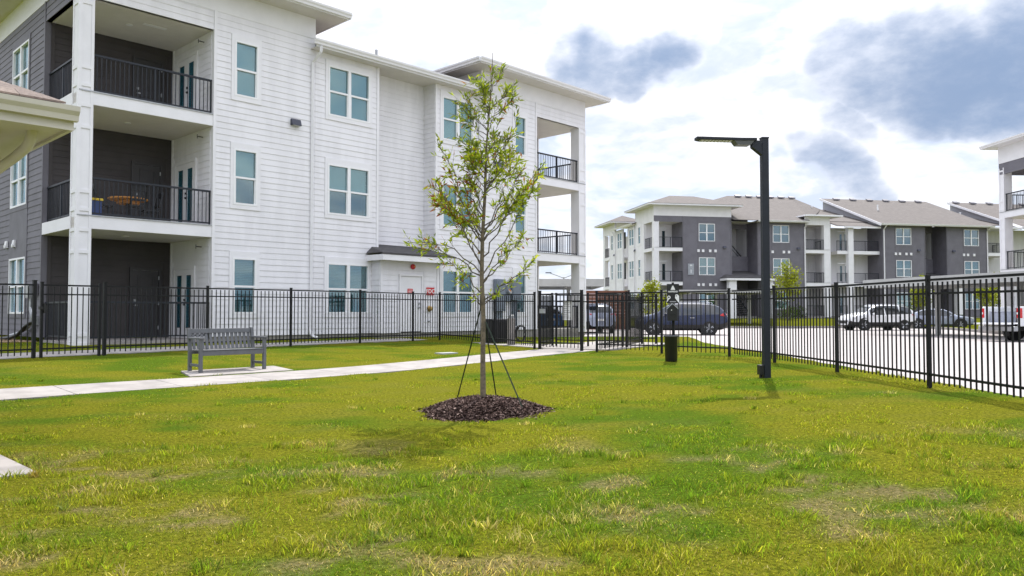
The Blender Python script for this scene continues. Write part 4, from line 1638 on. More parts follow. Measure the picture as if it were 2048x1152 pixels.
# ------------------------------------------------------------------ street lamp
lz = gzf(4.15, 12.79)
lamp = empty('street_lamp', (4.15, 12.79, lz), R(6), 'tall square dark post lamp with a single flat head on the lawn', 'street lamp')
MB().box(-.056, .056, -.056, .056, -.3, 3.92).build('post', POLE, lamp, bevel=.008)
MB().box(-.060, .060, -.060, .060, 3.92, 3.94).build('post_cap', POLE, lamp)
MB().box(-.135, -.067, -.06, .06, .05, .21).build('junction_box', BLACKP, lamp, bevel=.006)
MB().tube([(-.10, 0, .05), (-.10, 0, -.1)], .025, 8).build('conduit', BLACKP, lamp)
arm = MB()
arm.prism([(-.05, -.05, 3.6400), (-.22, -.05, 3.7700), (-.22, -.05, 3.8800), (-.10, -.05, 3.8800), (-.066, -.05, 3.8400)], (0, .10, 0))
arm.build('arm', POLE, lamp)
hd = MB()
hd.prism([(-.16, -.10, 3.8700), (-.16, .10, 3.8700), (-.42, .10, 3.8650), (-1.10, .098, 3.8700), (-1.16, .075, 3.8750), (-1.16, -.075, 3.8750), (-1.10, -.098, 3.8700), (-.42, -.10, 3.8650)], (0, 0, .045))
ho = hd.build('lamp_head', POLE, lamp, bevel=.006)
db = MB()
db.prism([(-.20, -.09, 3.8700), (-.54, -.09, 3.8700), (-.48, -.075, 3.8000), (-.26, -.075, 3.8000)], (0, .17, 0))
db.build('driver_box', mat('driver_grey', (.10, .105, .115), .4), ho)
led = MB()
for k in range(9):
    led.box(-.61 - k * .058, -.572 - k * .058, -.065, .065, 3.8580, 3.8640)
led.build('led_strip', LENS, ho)
led = MB()
led.box(-1.10, -.56, -.08, .08, 3.8645, 3.8685)
led.build('led_tray', mat('led_tray_grey', (.30, .30, .28), .4), ho)

# ------------------------------------------------------------------ dog waste station
pz = gzf(3.35, 16.75)
ws = empty('pet_waste_station', (3.42, 16.62, pz), R(-11), 'black pet waste station with a printed sign, bag dispenser and round bin', 'waste station')
MB().box(-.025, .025, -.02, .02, -.2, 1.66).build('post', FENCE, ws)
sg = MB().box(-.128, .128, -.032, -.022, 1.22, 1.63).build('sign_panel', BLACKP, ws)
em = MB()
for (w_, z0, z1) in ((.048, 1.505, 1.525), (.040, 1.527, 1.545), (.030, 1.547, 1.565), (.018, 1.567, 1.590)):
    em.prism([(-w_, -.0335, z0), (w_, -.0335, z0), (w_ * .82, -.0335, z1), (-w_ * .82, -.0335, z1)], (0, .0012, 0))
em.build('sign_emblem', SIGNW, sg)
text_mesh('sign_lettering', 'HAPPENS!', .046, SIGNW, sg, (0, -.0335, 1.465), (R(90), 0, 0), extrude=.0008, bold=.0012)
hands = MB()
hands.lathe((-.085, -.0322, 1.345), [(.036, 0), (.036, -.001)], 16, axis='y')
hands.prism([(-.128, -.0335, 1.25), (-.115, -.0335, 1.25), (-.06, -.0335, 1.35), (-.10, -.0335, 1.36)], (0, .0012, 0))
hands.prism([(.045, -.0335, 1.33), (.05, -.0335, 1.40), (.09, -.0335, 1.41), (.128, -.0335, 1.375), (.128, -.0335, 1.235), (.115, -.0335, 1.235)], (0, .0012, 0))
hands.build('sign_drawing', SIGNW, sg)
hh = MB()
hh.lathe((-.085, -.0340, 1.345), [(.018, 0), (.018, -.001)], 12, axis='y')
hh.lathe((.072, -.0340, 1.375), [(.012, 0), (.012, -.001)], 12, axis='y')
hh.build('sign_drawing', BLACKP, sg)
tl3 = MB()
tl3.prism([(-.065, -.0335, 1.245), (.065, -.0335, 1.245), (.065, -.0335, 1.262), (-.065, -.0335, 1.262)], (0, .0012, 0))
tl3.build('sign_lettering', mat('print_dim', (.35, .35, .36), .6), sg)
dp = MB()
dp.box(-.12, .10, -.14, -.021, .85, 1.10)
dp.prism([(-.12, -.14, 1.10), (.10, -.14, 1.10), (-.01, -.14, 1.20)], (0, .119, 0))
dpo = dp.build('bag_dispenser', BLACKP, ws, bevel=.006)
lp = MB()
lp.prism([(-.135, -.15, 1.098), (-.12, -.15, 1.098), (-.01, -.15, 1.205), (-.01, -.15, 1.222)], (0, .13, 0))
lp.prism([(.115, -.15, 1.098), (.10, -.15, 1.098), (-.01, -.15, 1.205), (-.01, -.15, 1.222)], (0, .13, 0))
lp.build('dispenser_roof', mat('pale_metal', (.45, .47, .5), .35, metal=.4), dpo)
MB().box(-.07, .05, -.146, -.139, .96, .995).build('bag_slot', mat('slot_black', (.003, .003, .003), .6), dpo)
MB().lathe((-.03, -.1405, 1.075), [(.012, 0), (.012, -.006)], 12, axis='y').build('lock', SIGNW, dpo)
bn = MB()
bn.lathe((-.045, -.19, .0), [(.118, 0), (.126, .02), (.140, .50), (.146, .51), (.146, .53), (.128, .53), (.120, .10)], 28)
bno = bn.build('bin', BLACKP, ws, smooth=True)
rim = MB()
rim.lathe((-.045, -.19, .515), [(.150, 0), (.155, .01), (.150, .028), (.125, .030), (.118, .0)], 28)
rim.build('bin_liner', mat('bag_grey', (.06, .06, .065), .25), bno, smooth=True)

# ------------------------------------------------------------------ mulch mound
mcx, mcy = MULCH_C
mz0 = .10


def mulch_h(x, y):
    ang = np.arctan2(y - mcy, x - mcx)
    r = np.hypot(x - mcx, y - mcy) / (MULCH_R * (1 + .07 * np.sin(3 * ang + 1) + .05 * np.sin(7 * ang)))
    return np.where(r < 1, .165 * (1 - r ** 2.2), -.05 * (r - 1)), r


def mulch_mat():
    m = leafy('mulch_bark', 0.0, .85)
    return m


MUL = mulch_mat()
th = np.linspace(0, 2 * math.pi, 73)[:-1]
rr_ = np.linspace(0, 1.03, 16)
TH, RR = np.meshgrid(th, rr_)
sh = 1 + .07 * np.sin(3 * TH + 1) + .05 * np.sin(7 * TH)
MX, MY = mcx + MULCH_R * sh * RR * np.cos(TH), mcy + MULCH_R * sh * RR * np.sin(TH)
MH, _ = mulch_h(MX, MY)
MZ = gz(MX, MY) + MH - .012
ii = np.arange(16 * 72).reshape(16, 72)
q4 = np.stack([ii[:-1], np.roll(ii, -1, 1)[:-1], np.roll(ii, -1, 1)[1:], ii[1:]], -1).reshape(-1, 4)
mound = np_mesh('mulch_mound', np.stack([MX, MY, MZ], -1).reshape(-1, 3), q4.ravel(), np.full(len(q4), 4), MUL, col=np.tile([.030, .020, .018], (16 * 72, 1)), smooth=True)
tag(mound, 'low mound of dark brown bark mulch round the young tree', 'mulch', kind='stuff')
N = 9000
r = np.sqrt(rng.random(N)) * 1.04
r[:700] = 1.0 + np.abs(rng.normal(0, .10, 700))
a = rng.random(N) * 2 * math.pi
x = mcx + MULCH_R * r * np.cos(a) * (1 + .07 * np.sin(3 * a + 1) + .05 * np.sin(7 * a))
y = mcy + MULCH_R * r * np.sin(a) * (1 + .07 * np.sin(3 * a + 1) + .05 * np.sin(7 * a))
hh_, _ = mulch_h(x, y)
z = gz(x, y) + hh_ + rng.random(N) * .012
L = .008 + rng.random(N) ** 2 * .030
Wd = .004 + rng.random(N) * .006
yaw = rng.random(N) * math.pi * 2
pit = rng.normal(0, .35, N)
rol = rng.normal(0, .6, N)
dx = np.stack([np.cos(yaw) * np.cos(pit), np.sin(yaw) * np.cos(pit), np.sin(pit)], 1)
nx_ = np.stack([-np.sin(yaw) * np.cos(rol), np.cos(yaw) * np.cos(rol), np.sin(rol)], 1)
c = np.stack([x, y, z], 1)
V4 = np.stack([c - dx * L[:, None] - nx_ * Wd[:, None], c + dx * L[:, None] - nx_ * Wd[:, None] * .6, c + dx * L[:, None] + nx_ * Wd[:, None] * .7, c - dx * L[:, None] + nx_ * Wd[:, None]], 1)
pal = np.array([[.055, .035, .030], [.10, .066, .056], [.16, .113, .098], [.26, .19, .165], [.03, .019, .016]])
cc = pal[rng.choice(5, N, p=[.28, .30, .22, .08, .12])] * (.8 + .4 * rng.random((N, 1)))
chips = np_mesh('mulch_chips', V4.reshape(-1, 3), np.arange(N * 4), np.full(N, 4), MUL, parent=mound, col=np.repeat(cc, 4, 0))
tag(chips, kind='stuff')

# ------------------------------------------------------------------ trees
BARK = mat('young_bark', (.17, .135, .09), .85, var=.55, vscale=22, bump=.7, bscale=60, col2=(.085, .07, .05))
BARK2 = mat('twig_bark', (.11, .09, .07), .8, var=.3, vscale=30)


def leaves_mesh(pts, dirs, L, W, cols, name, parent, m):
    """lens shaped leaf, folded along the midrib: 4 triangles each"""
    n = len(pts)
    d = dirs / np.linalg.norm(dirs, axis=1, keepdims=True)
    up = rng.normal(0, 1, (n, 3))
    s = np.cross(d, up)
    s /= np.linalg.norm(s, axis=1, keepdims=True)
    nn = np.cross(s, d)
    L = L[:, None]
    W = W[:, None]
    droop = nn * L * rng.uniform(-.18, .18, (n, 1))
    v = np.stack([pts, pts + d * L * .45 + s * W + nn * W * .35, pts + d * L + droop, pts + d * L * .45 - s * W + nn * W * .35, pts + d * L * .5], 1)
    base_ = (np.arange(n) * 5)[:, None]
    tri = np.concatenate([base_ + [0, 1, 4], base_ + [1, 2, 4], base_ + [2, 3, 4], base_ + [3, 0, 4]], 1).reshape(-1)
    o = np_mesh(name, v.reshape(-1, 3), tri, np.full(n * 4, 3), m, parent=parent, col=np.repeat(cols, 5, 0))
    return tag(o, kind='stuff')


def curve(p0, p1, sag, n=8, wob=.02):
    p0, p1 = np.array(p0, float), np.array(p1, float)
    t = np.linspace(0, 1, n)[:, None]
    q = p0 + (p1 - p0) * t
    q[:, 2] += (sag * (4 * t * (1 - t)))[:, 0]
    q[1:-1] += rng.normal(0, wob, (n - 2, 3))
    return q


tz = gzf(mcx, mcy) + .12
tree = empty('young_tree', (mcx, mcy, tz), 0, 'slender young tree with sparse narrow leaves in the mulch mound', 'tree')
TK = [(0, 0, -.15), (0, 0, .02), (-.005, 0, .5), (.0, .01, 1.0), (-.02, .0, 1.5), (-.01, .01, 2.0), (.02, .0, 2.5), (.03, .02, 3.0), (.07, .0, 3.5), (.10, .0, 3.9), (.11, .01, 4.22)]
TR = [.044, .036, .030, .028, .026, .022, .018, .013, .009, .006, .003]
tk = MB()
tk.tube(TK, TR, 12)
tko = tk.build('trunk', BARK, tree, smooth=True, angle=80)
TKa = np.array(TK)
sc_ = 1 / 166.0


def trunk_at(z):
    return np.array([np.interp(z, TKa[:, 2], TKa[:, 0]), np.interp(z, TKa[:, 2], TKa[:, 1]), z])


br = []
# main limbs read from the photograph: (start height, end offset, end height)
limbs = [(1.52, -1.02, .12, 1.86, .16), (1.60, -.56, -.25, 2.45, .02), (1.50, .72, .20, 2.62, -.02), (1.72, .52, -.30, 2.45, -.02), (1.42, .54, .30, 1.95, -.05),
         (1.20, .66, -.2, 1.60, -.02), (1.28, -.52, .3, 1.62, .05), (1.75, -.62, .35, 2.30, .04), (1.95, .40, .4, 2.75, 0), (1.12, -.30, -.4, 1.42, 0), (1.10, .35, .3, 1.35, 0), (1.85, -.45, -.1, 2.65, 0),
         (2.05, .55, .05, 2.72, -.03), (1.40, .40, -.45, 1.80, 0), (1.62, -.35, .45, 2.15, 0), (1.9, .78, -.1, 2.75, -.05), (2.1, .70, .25, 2.55, -.02), (1.9, -.66, .0, 2.55, .0), (2.2, -.58, -.2, 2.95, 0), (2.5, .45, -.1, 3.25, 0), (1.5, -.85, -.2, 1.75, .1)]
for (z0, dx_, dy_, z1, sg_) in limbs:
    dx_, dy_, z1 = dx_ * .88, dy_ * .85, z1 + .06
    s0 = trunk_at(z0)
    br.append((curve(s0, (dx_, dy_, z1), sg_, 9, .018), .0095))
for k in range(46):
    z0 = 1.9 + 1.95 * rng.random() ** 1.1
    s0 = trunk_at(z0)
    az = rng.random() * 2 * math.pi
    Lb = (.66 - (z0 - 2.0) * .21) * rng.uniform(.5, 1.25)
    el = R(rng.uniform(30, 66))
    e = s0 + np.array([math.cos(az) * math.cos(el), math.sin(az) * math.cos(el), math.sin(el)]) * Lb
    br.append((curve(s0, e, -.02, 7, .012), .006 * (1.2 - .2 * (z0 - 2))))
bm_ = MB()
lp_, ld_ = [], []
twigs = []
for q, r0 in br:
    n = len(q)
    bm_.tube(q, [r0 * (1 - .8 * i / (n - 1)) for i in range(n)], 6)
    Lb = np.linalg.norm(np.diff(q, axis=0), axis=1).sum()
    nt_ = int(6 + Lb * 19)
    for k in range(nt_):
        t = .22 + .78 * rng.random() ** .62
        i = min(int(t * (n - 1)), n - 2)
        p = q[i] + (q[i + 1] - q[i]) * (t * (n - 1) - i)
        d = (q[min(i + 1, n - 1)] - q[i])
        d /= np.linalg.norm(d)
        d = d + rng.normal(0, .55, 3) + np.array([0, 0, .15])
        d /= np.linalg.norm(d)
        Lt = rng.uniform(.06, .20)
        e = p + d * Lt
        twigs.append((p, e))
        low = 1.0 if p[2] > 1.95 else .8
        nl = int(rng.integers(3, 7) * low)
        for j in range(nl):
            tt = rng.uniform(.2, 1.0)
            lp_.append(p + (e - p) * tt)
            ld_.append(d * .8 + rng.normal(0, .6, 3) + np.array([0, 0, -.05]))
for p, e in twigs:
    bm_.tube([p, (p + e) / 2 + rng.normal(0, .006, 3), e], [.0028, .0022, .0012], 3, cap=False)
bm_.build('branches', BARK2, tree, smooth=True)
lp_, ld_ = np.array(lp_), np.array(ld_)
# dense inner leaves round the upper trunk
n = len(lp_)
base_c = np.array([[.22, .28, .02], [.32, .37, .025], [.12, .17, .018], [.42, .43, .04], [.26, .10, .03], [.26, .20, .07]])
pr = np.array([.34, .28, .20, .10, .05, .03])
cols = base_c[rng.choice(6, n, p=pr / pr.sum())] * (.85 + .3 * rng.random((n, 1)))
red = (lp_[:, 0] < -.1) & (lp_[:, 2] > 2.1) & (lp_[:, 2] < 2.75) & (rng.random(n) < .25)
cols[red] = np.array([.19, .06, .02])
grey = (lp_[:, 2] > 3.0) & (rng.random(n) < .5)
cols[grey] = np.array([.15, .18, .06]) * (.8 + .4 * rng.random((grey.sum(), 1)))
leaves_mesh(lp_, ld_, rng.uniform(.052, .100, n), rng.uniform(.0078, .0125, n), cols, 'crown', tree, LEAF)
# guy straps
for (lab, tx, tz_, ex, ey) in (('thin dark strap from the trunk down to the mound on the bench side', -.03, 1.12, -.74, 10.35), ('thin dark strap from the trunk down behind the mulch mound', .02, .95, -.19, 10.25),
                               ('thin dark strap from the trunk down to the mound on the lamp side', .03, .95, .14, 9.12)):
    h0, _ = mulch_h(np.array([ex]), np.array([ey]))
    e = Vector((ex, ey, gzf(ex, ey) + max(float(h0[0]), 0) - .03))
    s_ = Vector((mcx + tx, mcy, tz + tz_))
    d = (e - s_).normalized()
    side = d.cross(Vector((0, 1, 0))).normalized() * .008
    fr_ = side.cross(d).normalized() * .002
    mb = MB()
    mb.prism([s_ - side - fr_, s_ + side - fr_, e + side - fr_, e - side - fr_], fr_ * 2)
    o = mb.build('guy_strap', STRAP)
    tag(o, lab, 'strap')


def small_tree(x, y, z, h, w_, label, seed, n=900, colk=1.0, cat='tree', group=None, name='young_tree', trunk=.05, leaf=.16):
    t = empty(name, (x, y, z), 0, label, cat, group)
    mb = MB()
    mb.tube([(0, 0, -.2), (.03, 0, h * .4), (0, .02, h * .95)], [trunk, trunk * .75, trunk * .2], 7)
    cp = []
    for k in range(16):
        a_ = random.random() * 6.28
        z0 = h * random.uniform(.3, .8)
        e = np.array([math.cos(a_) * w_ * random.uniform(.4, 1), math.sin(a_) * w_ * random.uniform(.4, 1), min(z0 + h * random.uniform(.1, .3), h * .98)])
        if e[2] > h * .7:
            e[:2] *= max(.25, 1 - (e[2] / h - .7) * 2.4)
        mb.tube([(0, 0, z0), tuple(e)], [trunk * .35, trunk * .1], 5)
        cp += [np.array([0, 0, z0]) + (e - np.array([0, 0, z0])) * q for q in (.5, .75, 1.0)]
    cp.append(np.array([0, 0, h]))
    mb.build('trunk', BARK2, t, smooth=True)
    cp = np.array(cp)
    c_ = cp[rng.integers(0, len(cp), n)]
    P = c_ + rng.normal(0, 1, (n, 3)) * np.array([w_ * .17, w_ * .17, h * .045])
    Dd = rng.normal(0, 1, (n, 3))
    cl = np.array([.19, .21, .02]) * colk * (.6 + .8 * rng.random((n, 1)))
    leaves_mesh(P, Dd, rng.uniform(leaf * .7, leaf * 1.3, n), rng.uniform(leaf * .28, leaf * .42, n), cl, 'crown', t, LEAF)
    return t


def shrub(x, y, z, r_, h, label, n=500, col=(.05, .075, .02), group=None):
    t = empty('shrub', (x, y, z), 0, label, 'shrub', group)
    P = rng.normal(0, 1, (n, 3))
    P /= np.linalg.norm(P, axis=1, keepdims=True)
    P *= (rng.random((n, 1)) ** .4) * np.array([r_, r_, h * .5])
    P[:, 2] += h * .5
    cl = np.array(col) * (.6 + .8 * rng.random((n, 1)))
    leaves_mesh(P, rng.normal(0, 1, (n, 3)) + P * np.array([1, 1, .5]), rng.uniform(.12, .22, n), rng.uniform(.03, .06, n), cl, 'foliage', t, LEAF)
    mb = MB()
    for k in range(5):
        mb.tube([(0, 0, -.1), (random.uniform(-1, 1) * r_ * .6, random.uniform(-1, 1) * r_ * .6, h * .7)], [.02, .008], 5)
    mb.build('stem', BARK2, t)


small_tree(21.2, 57.2 + 3.0, .30, 4.7, 1.25, 'leafy yellow green young tree on the verge beside the grey block', 1, 1500)
small_tree(8.9, 49.5, .13, 3.2, .95, 'small yellow green young tree behind the waste station', 2, 1000, 1.1)
small_tree(31.9, 60.8, .30, 3.8, .9, 'slim yellow green young tree beside the green utility box', 3, 900, .95)
small_tree(33.6, 55.6, .30, 3.1, .9, 'low bushy yellow green young tree behind the pickup bed', 4, 700, 1.05)
small_tree(38.5, 62.5, .30, 4.0, 1.0, 'yellow green young tree by the white corner tower', 5, 700, 1.0)
for k, (x, y, lab) in enumerate(((24.0, 68, 'round dark green shrub beside the white suv roof'), (14.0, 70.5, 'round dark green shrub at the foot of the grey tower'), (17.5, 71.5, 'round dark green shrub under the window of the grey tower'),
                                 (26.0, 71.5, 'round dark green shrub between the wings of the grey block'), (36.5, 73, 'round dark green shrub below the last grey window bay'), (30.3, 66.5, 'round dark green shrub behind the utility box'))):
    shrub(x, y, .70 if y > 68.5 else .6, .9, 1.3, lab, 400)

# ------------------------------------------------------------------ vehicles
def catmull(xk, yk, x):
    return np.interp(x, xk, yk)


def wheel(parent, x, y, r_, w_, side):
    c = MB()
    c.lathe((x, y, r_), [(r_ * .70, -w_ / 2), (r_ * .95, -w_ / 2), (r_, -w_ * .3), (r_, w_ * .3), (r_ * .95, w_ / 2), (r_ * .70, w_ / 2)], 28, axis='y')
    t = c.build('wheel', RUBBER, parent, smooth=True)
    rm = MB()
    yo = y + side * (w_ / 2 - .02)
    rm.lathe((x, yo, r_), [(r_ * .10, -.012), (r_ * .10, .012)], 14, axis='y')
    for k in range(5):
        a_ = 2 * math.pi * k / 5 + .3
        for dd in (-.16, .16):
            p0 = (x + r_ * .06 * math.cos(a_), yo, r_ + r_ * .06 * math.sin(a_))
            p1 = (x + r_ * .68 * math.cos(a_ + dd), yo + side * .012, r_ + r_ * .68 * math.sin(a_ + dd))
            rm.tube([p0, p1], [.028, .022], 4)
    rm.tube([(x + r_ * .70 * math.cos(q), yo, r_ + r_ * .70 * math.sin(q)) for q in np.linspace(0, 2 * math.pi, 25)], .014, 5, cap=False)
    rm.build('rim', CHROME, t)
    dk = MB()
    dk.lathe((x, y + side * (w_ / 2 - .07), r_), [(r_ * .69, -.005), (r_ * .69, .005)], 20, axis='y')
    dk.build('brake_disc', BLACKP, t)


CARGL = mat('car_glass', (.012, .016, .022), .06, spec=.8)
HEADL = mat('headlight', (.55, .57, .6), .12, spec=.7, coat=.6)


def car(loc, rz, pm, label, L=4.7, W=1.88, H=1.68, kind='suv', clad=True, name='parked_car', seats=True):
    r_ = empty(name, loc, rz, label, 'car', 'cars in the car park')
    hl = L / 2
    k = L / 4.7
    if kind == 'suv':
        xk = np.array([-2.35, -2.30, -2.18, -2.0, -1.75, -1.4, -.8, 0, .45, .8, 1.22, 1.5, 1.9, 2.18, 2.30, 2.35]) * k
        zt = np.array([.88, 1.06, 1.26, 1.44, 1.57, 1.64, 1.67, 1.675, 1.64, 1.50, 1.17, 1.10, 1.03, .93, .82, .68]) * H / 1.675
    else:
        xk = np.array([-2.35, -2.30, -2.15, -1.85, -1.55, -1.1, -.6, -.1, .35, .8, 1.15, 1.5, 1.9, 2.18, 2.30, 2.35]) * k
        zt = np.array([.80, .98, 1.04, 1.08, 1.20, 1.38, 1.45, 1.46, 1.41, 1.20, .99, .93, .86, .76, .68, .58]) * H / 1.46
    st = np.unique(np.concatenate([np.linspace(-2.35, 2.35, 49) * k, xk]))
    top = np.interp(st, xk, zt)
    top = np.convolve(np.pad(top, 1, mode='edge'), [.2, .6, .2], 'valid')
    bxk = np.array([-2.35, -2.1, 0, 1.2, 2.1, 2.35]) * k
    belt = np.interp(st, bxk, np.array([.98, 1.08, 1.02, .98, .90, .66]) * (H / 1.675 if kind == 'suv' else H / 1.60))
    belt = np.minimum(belt, top - .05)
    hw = W / 2 * np.interp(st, np.array([-2.35, -2.28, -2.1, -1.7, 1.5, 2.0, 2.25, 2.35]) * k, [.72, .86, .95, 1.0, 1.0, .95, .84, .66])
    cab = np.clip((top - belt - .05) / (.5), 0, 1)
    hwt = hw * (.93 - .22 * cab)
    zb = np.interp(st, np.array([-2.35, -2.0, -1.6, 1.6, 2.1, 2.35]) * k, [.40, .28, .24, .24, .26, .36])
    rings = []
    for i in range(len(st)):
        h_, b_, t_, c0, e = hw[i], belt[i], top[i], zb[i], hwt[i]
        half = [(0, c0), (h_ * .80, c0), (h_ * .97, c0 + .10), (h_ * 1.0, c0 + .30), (h_ * 1.0, c0 + (b_ - c0) * .72), (h_ * .975, b_), (h_ * .975 + (e - h_ * .975) * .55, b_ + (t_ - .05 - b_) * .62),
                (e, t_ - .055), (e * .86, t_ - .018), (e * .45, t_ - .003), (0, t_)]
        ring = [(st[i], yy, z_) for yy, z_ in half] + [(st[i], -yy, z_) for yy, z_ in half[-2:0:-1]]
        rings.append(ring)
    nr = len(rings[0])
    body, glass, low = MB(), MB(), MB()
    allv = [p for rg in rings for p in rg]
    body.v = allv
    glass.v = list(allv)
    low.v = list(allv)
    hN = 10
    for i in range(len(st) - 1):
        xm = (st[i] + st[i + 1]) / 2 / k
        for j in range(nr):
            j2 = (j + 1) % nr
            f = (i * nr + j, i * nr + j2, (i + 1) * nr + j2, (i + 1) * nr + j)
            jj = j if j < hN else nr - 1 - j
            g_ = False
            if kind == 'suv':
                side = -1.95 < xm < 1.0 and not (-.12 < xm < .0) and not (-1.22 < xm < -1.08)
                fw_ = .55 < xm < 1.20
                rw = -2.24 < xm < -1.85
            else:
                side = -1.25 < xm < .95 and not (-.12 < xm < .0)
                fw_ = .42 < xm < 1.12
                rw = -1.75 < xm < -1.15
            if jj in (5, 6) and side and cab[i] > .25:
                g_ = True
            if jj in (8, 9) and (fw_ or rw):
                g_ = True
            if jj == 7 and (fw_ or rw) and False:
                g_ = True
            if g_:
                glass.f.append(f)
            elif clad and jj in (0, 1, 2):
                low.f.append(f)
            else:
                body.f.append(f)
    body.f.append(tuple(range(nr)))
    body.f.append(tuple((len(st) - 1) * nr + nr - 1 - q for q in range(nr)))
    body.build('body', pm, r_, smooth=True, angle=35)
    glass.build('window_glass', CARGL, r_, smooth=True, angle=35)
    if low.f:
        low.build('cladding', BLACKP, r_, smooth=True)
    wr = .36 if kind == 'suv' else .325
    for wx in (-1.38 * k, 1.40 * k):
        for s_ in (-1, 1):
            arch = MB()
            ho_ = W / 2 * (.992 if abs(wx) < 1.39 else .988)
            arch.lathe((wx, s_ * (ho_ - .05), wr + .03), [(wr + .085, -.06), (wr + .085, .06)], 30, axis='y')
            arch.build('wheel_arch', BLACKP, r_)
            wheel(r_, wx, s_ * (W / 2 - .085), wr, .22, s_)
    for s_ in (-1, 1):
        tlm = MB()
        zt_ = .98 if kind == 'suv' else .82
        tlm.prism([(-2.24 * k, s_ * W * .30, zt_), (-2.10 * k, s_ * W * .483, zt_), (-1.92 * k, s_ * W * .492, zt_ + .04), (-2.05 * k, s_ * W * .478, zt_ + .14), (-2.27 * k, s_ * W * .30, zt_ + .13)], (-.06, 0, .0))
        tlm.build('tail_light', TAIL, r_)
        hl_ = MB()
        hl_.prism([(2.20 * k, s_ * W * .25, .70), (2.12 * k, s_ * W * .45, .72), (1.92 * k, s_ * W * .485, .80), (2.10 * k, s_ * W * .45, .84), (2.22 * k, s_ * W * .25, .80)], (.05, 0, 0))
        hl_.build('headlight', HEADL, r_)
        mi = MB()
        mi.box(.72 * k, .86 * k, s_ * (W / 2 - .02) - .0, s_ * (W / 2 + .16), 1.00 * H / 1.675, 1.14 * H / 1.675)
        mi.build('mirror', pm, r_, bevel=.03)
        for dx_ in (-.55, .45):
            MB().box(dx_ * k - .11, dx_ * k + .11, s_ * (W / 2 - .01), s_ * (W / 2 + .022), .88 * H / 1.675, .91 * H / 1.675).build('door_handle', CHROME, r_)
        sm_ = MB()
        for dx_ in (-1.0, -.06, .95):
            sm_.box(dx_ * k - .006, dx_ * k + .006, s_ * (W / 2 - .02), s_ * (W / 2 + .0035), .40, .93 * H / 1.675)
        sm_.build('door_seam', BLACKP, r_)
        if kind == 'suv':
            MB().tube([(-1.6 * k, s_ * W * .335, H - .03), (-1.4 * k, s_ * W * .34, H + .03), (.2 * k, s_ * W * .34, H + .03), (.45 * k, s_ * W * .335, H - .05)], .018, 6).build('roof_rail', CHROME, r_)
    MB().box(-2.375 * k, -2.33 * k, -.26, .26, .70, .82).build('number_plate', SIGNW, r_)
    gr = MB()
    gr.box(2.28 * k, 2.36 * k, -.5, .5, .45, .62)
    gr.build('grille', BLACKP, r_)
    return r_


NAVY = paint('navy_paint', (.006, .013, .050))
CARW = paint('white_paint', (.72, .73, .75))
CARG = paint('silver_blue_paint', (.26, .29, .38))
CARB = paint('bright_blue_paint', (.03, .13, .33))
car((8.95, 41.6, .125), R(180 - 9), NAVY, 'dark navy suv parked behind the waste station', L=4.75, H=1.68)
car((24.3, 52.2, .125), R(180 + 8), CARW, 'white suv with black wheel arches parked before the grey block', L=4.75, H=1.68)
car((31.3, 59.0 - 1.6, .125), R(-28), CARG, 'silver blue sedan parked between the white suv and utility box', L=4.6, W=1.82, H=1.46, kind='sedan', clad=False)
car((4.7, 46.2, .125), R(98), CARG, 'silver suv with red tail lights seen beyond the gate lobby', L=4.6, H=1.70)
car((2.1, 49.0, .125), R(95), CARB, 'bright blue sedan parked under the carport beyond the gate', L=4.5, W=1.8, H=1.46, kind='sedan', clad=False)

# pickup with its tailgate down
pk = empty('pickup_truck', (21.0, 32.15, .125), R(8), 'white pickup truck with its tailgate down and boxes in the bed', 'truck', 'cars in the car park')
PT = CARW
b = MB()
b.box(-1.05, 1.75, -1.0, -.90, .62, 1.42)
b.box(-1.05, 1.75, .90, 1.0, .62, 1.42)
b.box(1.65, 1.75, -.9, .9, .70, 1.42)
b.box(-1.05, 1.75, -.9, .9, .70, .76)
b.build('bed', PT, pk, bevel=.03)
MB().box(-1.62, -1.06, -.80, .80, .68, .75).build('tailgate', PT, pk, bevel=.02)
MB().box(-1.27, -1.06, -.98, .98, .42, .62).build('bumper', GALV, pk, bevel=.03)
for s_ in (-1, 1):
    MB().box(-1.075, -.90, s_ * .955 - .055, s_ * .955 + .055, .95, 1.35).build('tail_light', TAIL, pk, bevel=.01)
    MB().box(-1.083, -1.076, s_ * .955 - .04, s_ * .955 + .04, 1.10, 1.18).build('reverse_light', SIGNW, pk)
    wheel(pk, .35, s_ * .86, .40, .27, s_)
    wheel(pk, 3.95, s_ * .86, .40, .27, s_)
    ar = MB()
    ar.lathe((.35, s_ * .965, .44), [(.48, -.045), (.48, .045)], 28, axis='y')
    ar.build('wheel_arch', BLACKP, pk)
cb = MB()
cb.prism([(1.85, -.98, .55), (5.0, -.98, .55), (5.05, -.98, 1.05), (3.95, -.98, 1.25), (3.3, -.98, 1.90), (2.0, -.98, 1.92), (1.85, -.98, 1.3)], (0, 1.96, 0))
cb.build('cab', PT, pk, bevel=.08)
cw = MB()
for s_ in (-1, 1):
    cw.prism([(2.05, s_ * .985, 1.28), (3.75, s_ * .985, 1.28), (3.2, s_ * .985, 1.80), (2.1, s_ * .985, 1.82)], (0, s_ * .012, 0))
cw.box(1.83, 1.849, -.7, .7, 1.35, 1.8)
cw.build('window_glass', CARGL, pk)
MB().box(-.7, 1.6, -.85, .85, .45, .62).build('chassis', BLACKP, pk)
CBOX = mat('grey_box', (.28, .30, .36), .6, var=.1)
